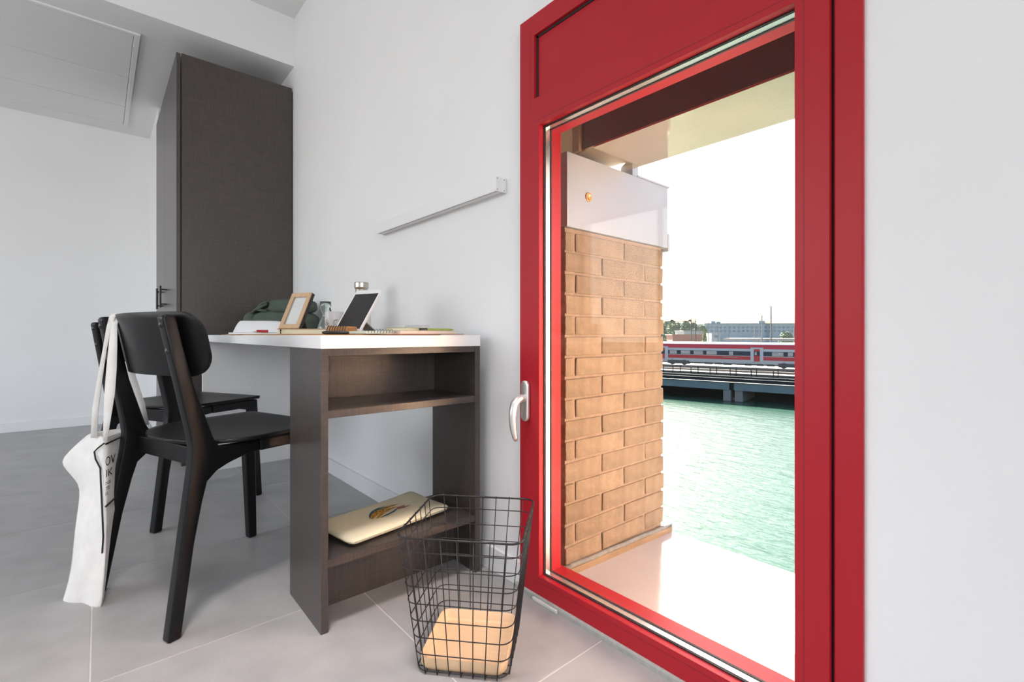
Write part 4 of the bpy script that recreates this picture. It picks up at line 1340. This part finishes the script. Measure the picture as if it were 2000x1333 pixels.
t, hw, h = rf_box('brick_shed', 'low red brick shed behind the train', 'building', 1314, 1371, 655, 150, 8, mat('far_brick', (0.260, 0.109, 0.075), 0.9, var=0.2, vscale=0.4))
lbox('roof', mat('shed_roof', (0.251, 0.121, 0.091), 0.8), t, -hw - 0.3, hw + 0.3, -0.3, 8.3, h, h + 0.25, 0)
t, hw, h = rf_box('white_depot', 'white flat-roofed depot behind the brick shed', 'building', 1336, 1372, 647.5, 190, 10, mat('far_white', (0.251, 0.260, 0.260), 0.8))
lbox('roof', M_conc, t, -hw - 0.3, hw + 0.3, -0.3, 10.3, h, h + 0.3, 0)
t, hw, h = rf_box('yard_hut', 'small pale hut with a dark window behind the train', 'building', 1390, 1406, 651, 160, 5, mat('far_white', (0.251, 0.260, 0.260), 0.8))
lbox('window', M_bwin, t, -0.6, 1.0, -0.06, 0.02, h - 1.6, h - 0.7, 0)
# platform canopies parallel to the tracks
for nm, y0, y1, x0, x1, z in (('nearer', 46, 54, -2, 60, -1.0), ('farther', 72, 82, -12, 70, -0.2)):
    t = thing('platform_canopy', f'{nm} long pale platform canopy behind the train', 'canopy', (BO.x, BO.y, GZ), EA, 'platform canopies')
    lbox('roof', mat('pale_canopy', (0.170, 0.151, 0.140), 0.8), t, x0, x1, y0, y1, z - 0.3 - GZ, z - GZ, 0)
    lbox('fascia', mat('canopy_edge', (0.251, 0.221, 0.209), 0.8), t, x0, x1, y0 - 0.1, y0 - 0.02, z - 0.55 - GZ, z - 0.2 - GZ, 0)
    for k in range(8):
        x = x0 + 2 + (x1 - x0 - 4) * k / 7
        lbox('post', M_conc, t, x - 0.15, x + 0.15, (y0 + y1) / 2 - 0.15, (y0 + y1) / 2 + 0.15, 0, z - 0.3 - GZ, 0)
# masts
M_mast = mat('galvanised_mast', (0.10, 0.105, 0.11), 0.6)
MA = [(1505.8, 598, 108, 0.22, 'tallest pale lighting mast rising behind the train'), (1488, 616, 112, 0.20, 'shorter pale mast left of the tallest mast'),
      (1384, 627, 140, 0.12, 'thin dark mast at the left end of the grey building'), (1402.5, 627, 150, 0.16, 'pale mast in front of the paired rooftop boxes'),
      (1423.5, 641, 160, 0.18, 'short pale mast right of the paired rooftop boxes'), (1474, 641, 130, 0.20, 'short pale mast above the train door'),
      (1551, 640, 130, 0.2, 'pale mast at the right edge of the window view'), (1366, 642, 172, 0.14, 'thin pale mast beside the yellow-green tree')]
for px, yt, f, w, lab in MA:
    p = RF(rp(px, f), f, GZ)
    t = thing('catenary_mast', lab, 'mast', p, -ANG, 'masts in the railway yard')
    zt = EYE + (CY - yt) / F * f - GZ
    bm = bmesh.new(); bm_tube(bm, [(0, 0, 0), (0, 0, zt)], [w, w * 0.6], 8)
    obj('pole', bm, M_mast, t)
    bm = bmesh.new(); bm_tube(bm, [(0, 0, zt * 0.80), (1.2, 0, zt * 0.83)], 0.05, 6)
    obj('bracket', bm, M_mast, t)
gt = thing('signal_gantry', 'dark signal gantry crossing above the trees on the left', 'gantry', RF(rp(1320, 140), 140, GZ), -ANG)
zt = EYE + (CY - 628) / F * 140 - GZ
x0, x1 = rp(1262, 140) - rp(1320, 140), rp(1361, 140) - rp(1320, 140)
lbox('beam', M_rail, gt, x0, x1, -0.1, 0.1, zt - 0.12, zt + 0.05, 0)
lbox('beam', M_rail, gt, x0, x1, -0.1, 0.1, zt - 1.75, zt - 1.62, 0)
for px in (1265, 1350, 1358):
    x = rp(px, 140) - rp(1320, 140)
    lbox('post', M_rail, gt, x - 0.1, x + 0.1, -0.1, 0.1, 0, zt + 0.8, 0)
for px in (1312, 1347):
    x = rp(px, 140) - rp(1320, 140)
    lbox('signal_box', M_rail, gt, x - 0.35, x + 0.45, -0.2, 0.2, zt, zt + 0.55, 0)

M_leaf = mat('far_foliage', (0.085, 0.130, 0.060), 0.8, var=0.35, vscale=0.6, objvar=0.2)
M_leafy = mat('yellow_green_foliage', (0.109, 0.130, 0.025), 0.8, var=0.3, vscale=0.8)
M_bark = mat('bark', (0.160, 0.121, 0.091), 0.9)
def tree(label, px, ytop, f, wpx, seed, m=M_leaf, cone=False, n=900):
    rnd = random.Random(seed)
    zt = EYE + (CY - ytop) / F * f - GZ
    rad = wpx / 2 / F * f
    t = thing('tree', label, 'tree', RF(rp(px, f), f, GZ), 0, 'trees beyond the bridge')
    bm = bmesh.new(); bm_tube(bm, [(0, 0, 0), (0, 0, zt * 0.7)], [0.03 * zt, 0.01 * zt], 7)
    obj('trunk', bm, M_bark, t)
    bm = bmesh.new()
    zb = zt * 0.12
    for k in range(n):
        u = rnd.random()
        z = zb + (zt - zb) * u
        if cone:
            rr_ = rad * (1 - u) ** 0.8 + 0.1
        else:
            rr_ = rad * math.sqrt(max(0.02, 1 - (2 * u - 0.9) ** 2 / 1.25))
        a = rnd.uniform(0, 2 * math.pi); q = math.sqrt(rnd.uniform(0.25, 1))
        c = Vector((rr_ * q * math.cos(a), rr_ * q * math.sin(a), z))
        s = rad * rnd.uniform(0.12, 0.26)
        d1 = Vector((rnd.gauss(0, 1), rnd.gauss(0, 1), rnd.gauss(0, 1))).normalized()
        d2 = d1.orthogonal().normalized()
        v = [bm.verts.new(c + d1 * s), bm.verts.new(c + d2 * s * 0.7), bm.verts.new(c - d1 * s), bm.verts.new(c - d2 * s * 0.7), bm.verts.new(c + d1.cross(d2) * s * 0.5)]
        bm.faces.new((v[0], v[1], v[4])); bm.faces.new((v[1], v[2], v[4])); bm.faces.new((v[2], v[3], v[4])); bm.faces.new((v[3], v[0], v[4])); bm.faces.new(v[:4])
    obj('crown', bm, m, t)
TL = [(1290, 630, 215, 26, 'leafy tree at the left edge beside the brick pier'), (1303, 629, 230, 24, 'leafy tree left of the signal box on the gantry'), (1313, 626, 222, 20, 'tallest leafy tree behind the signal gantry'),
      (1326, 631, 235, 26, 'leafy tree behind the middle of the signal gantry'), (1340, 628, 226, 24, 'leafy tree behind the right half of the signal gantry'), (1354, 631, 238, 22, 'leafy tree at the right end of the signal gantry'),
      (1370, 636, 250, 24, 'low leafy tree left of the grey building')]
for k, (px, yt, f, w, lab) in enumerate(TL):
    tree(lab, px, yt, f, w, 20 + k)
tree('yellow-green conical tree beside the brick shed', 1376, 643, 135, 14, 40, M_leafy, True)
tree('low round green tree at the right edge below the grey building', 1536, 649, 180, 26, 41)
tree('dark green bush left of the brick shed', 1297, 653, 140, 12, 42)
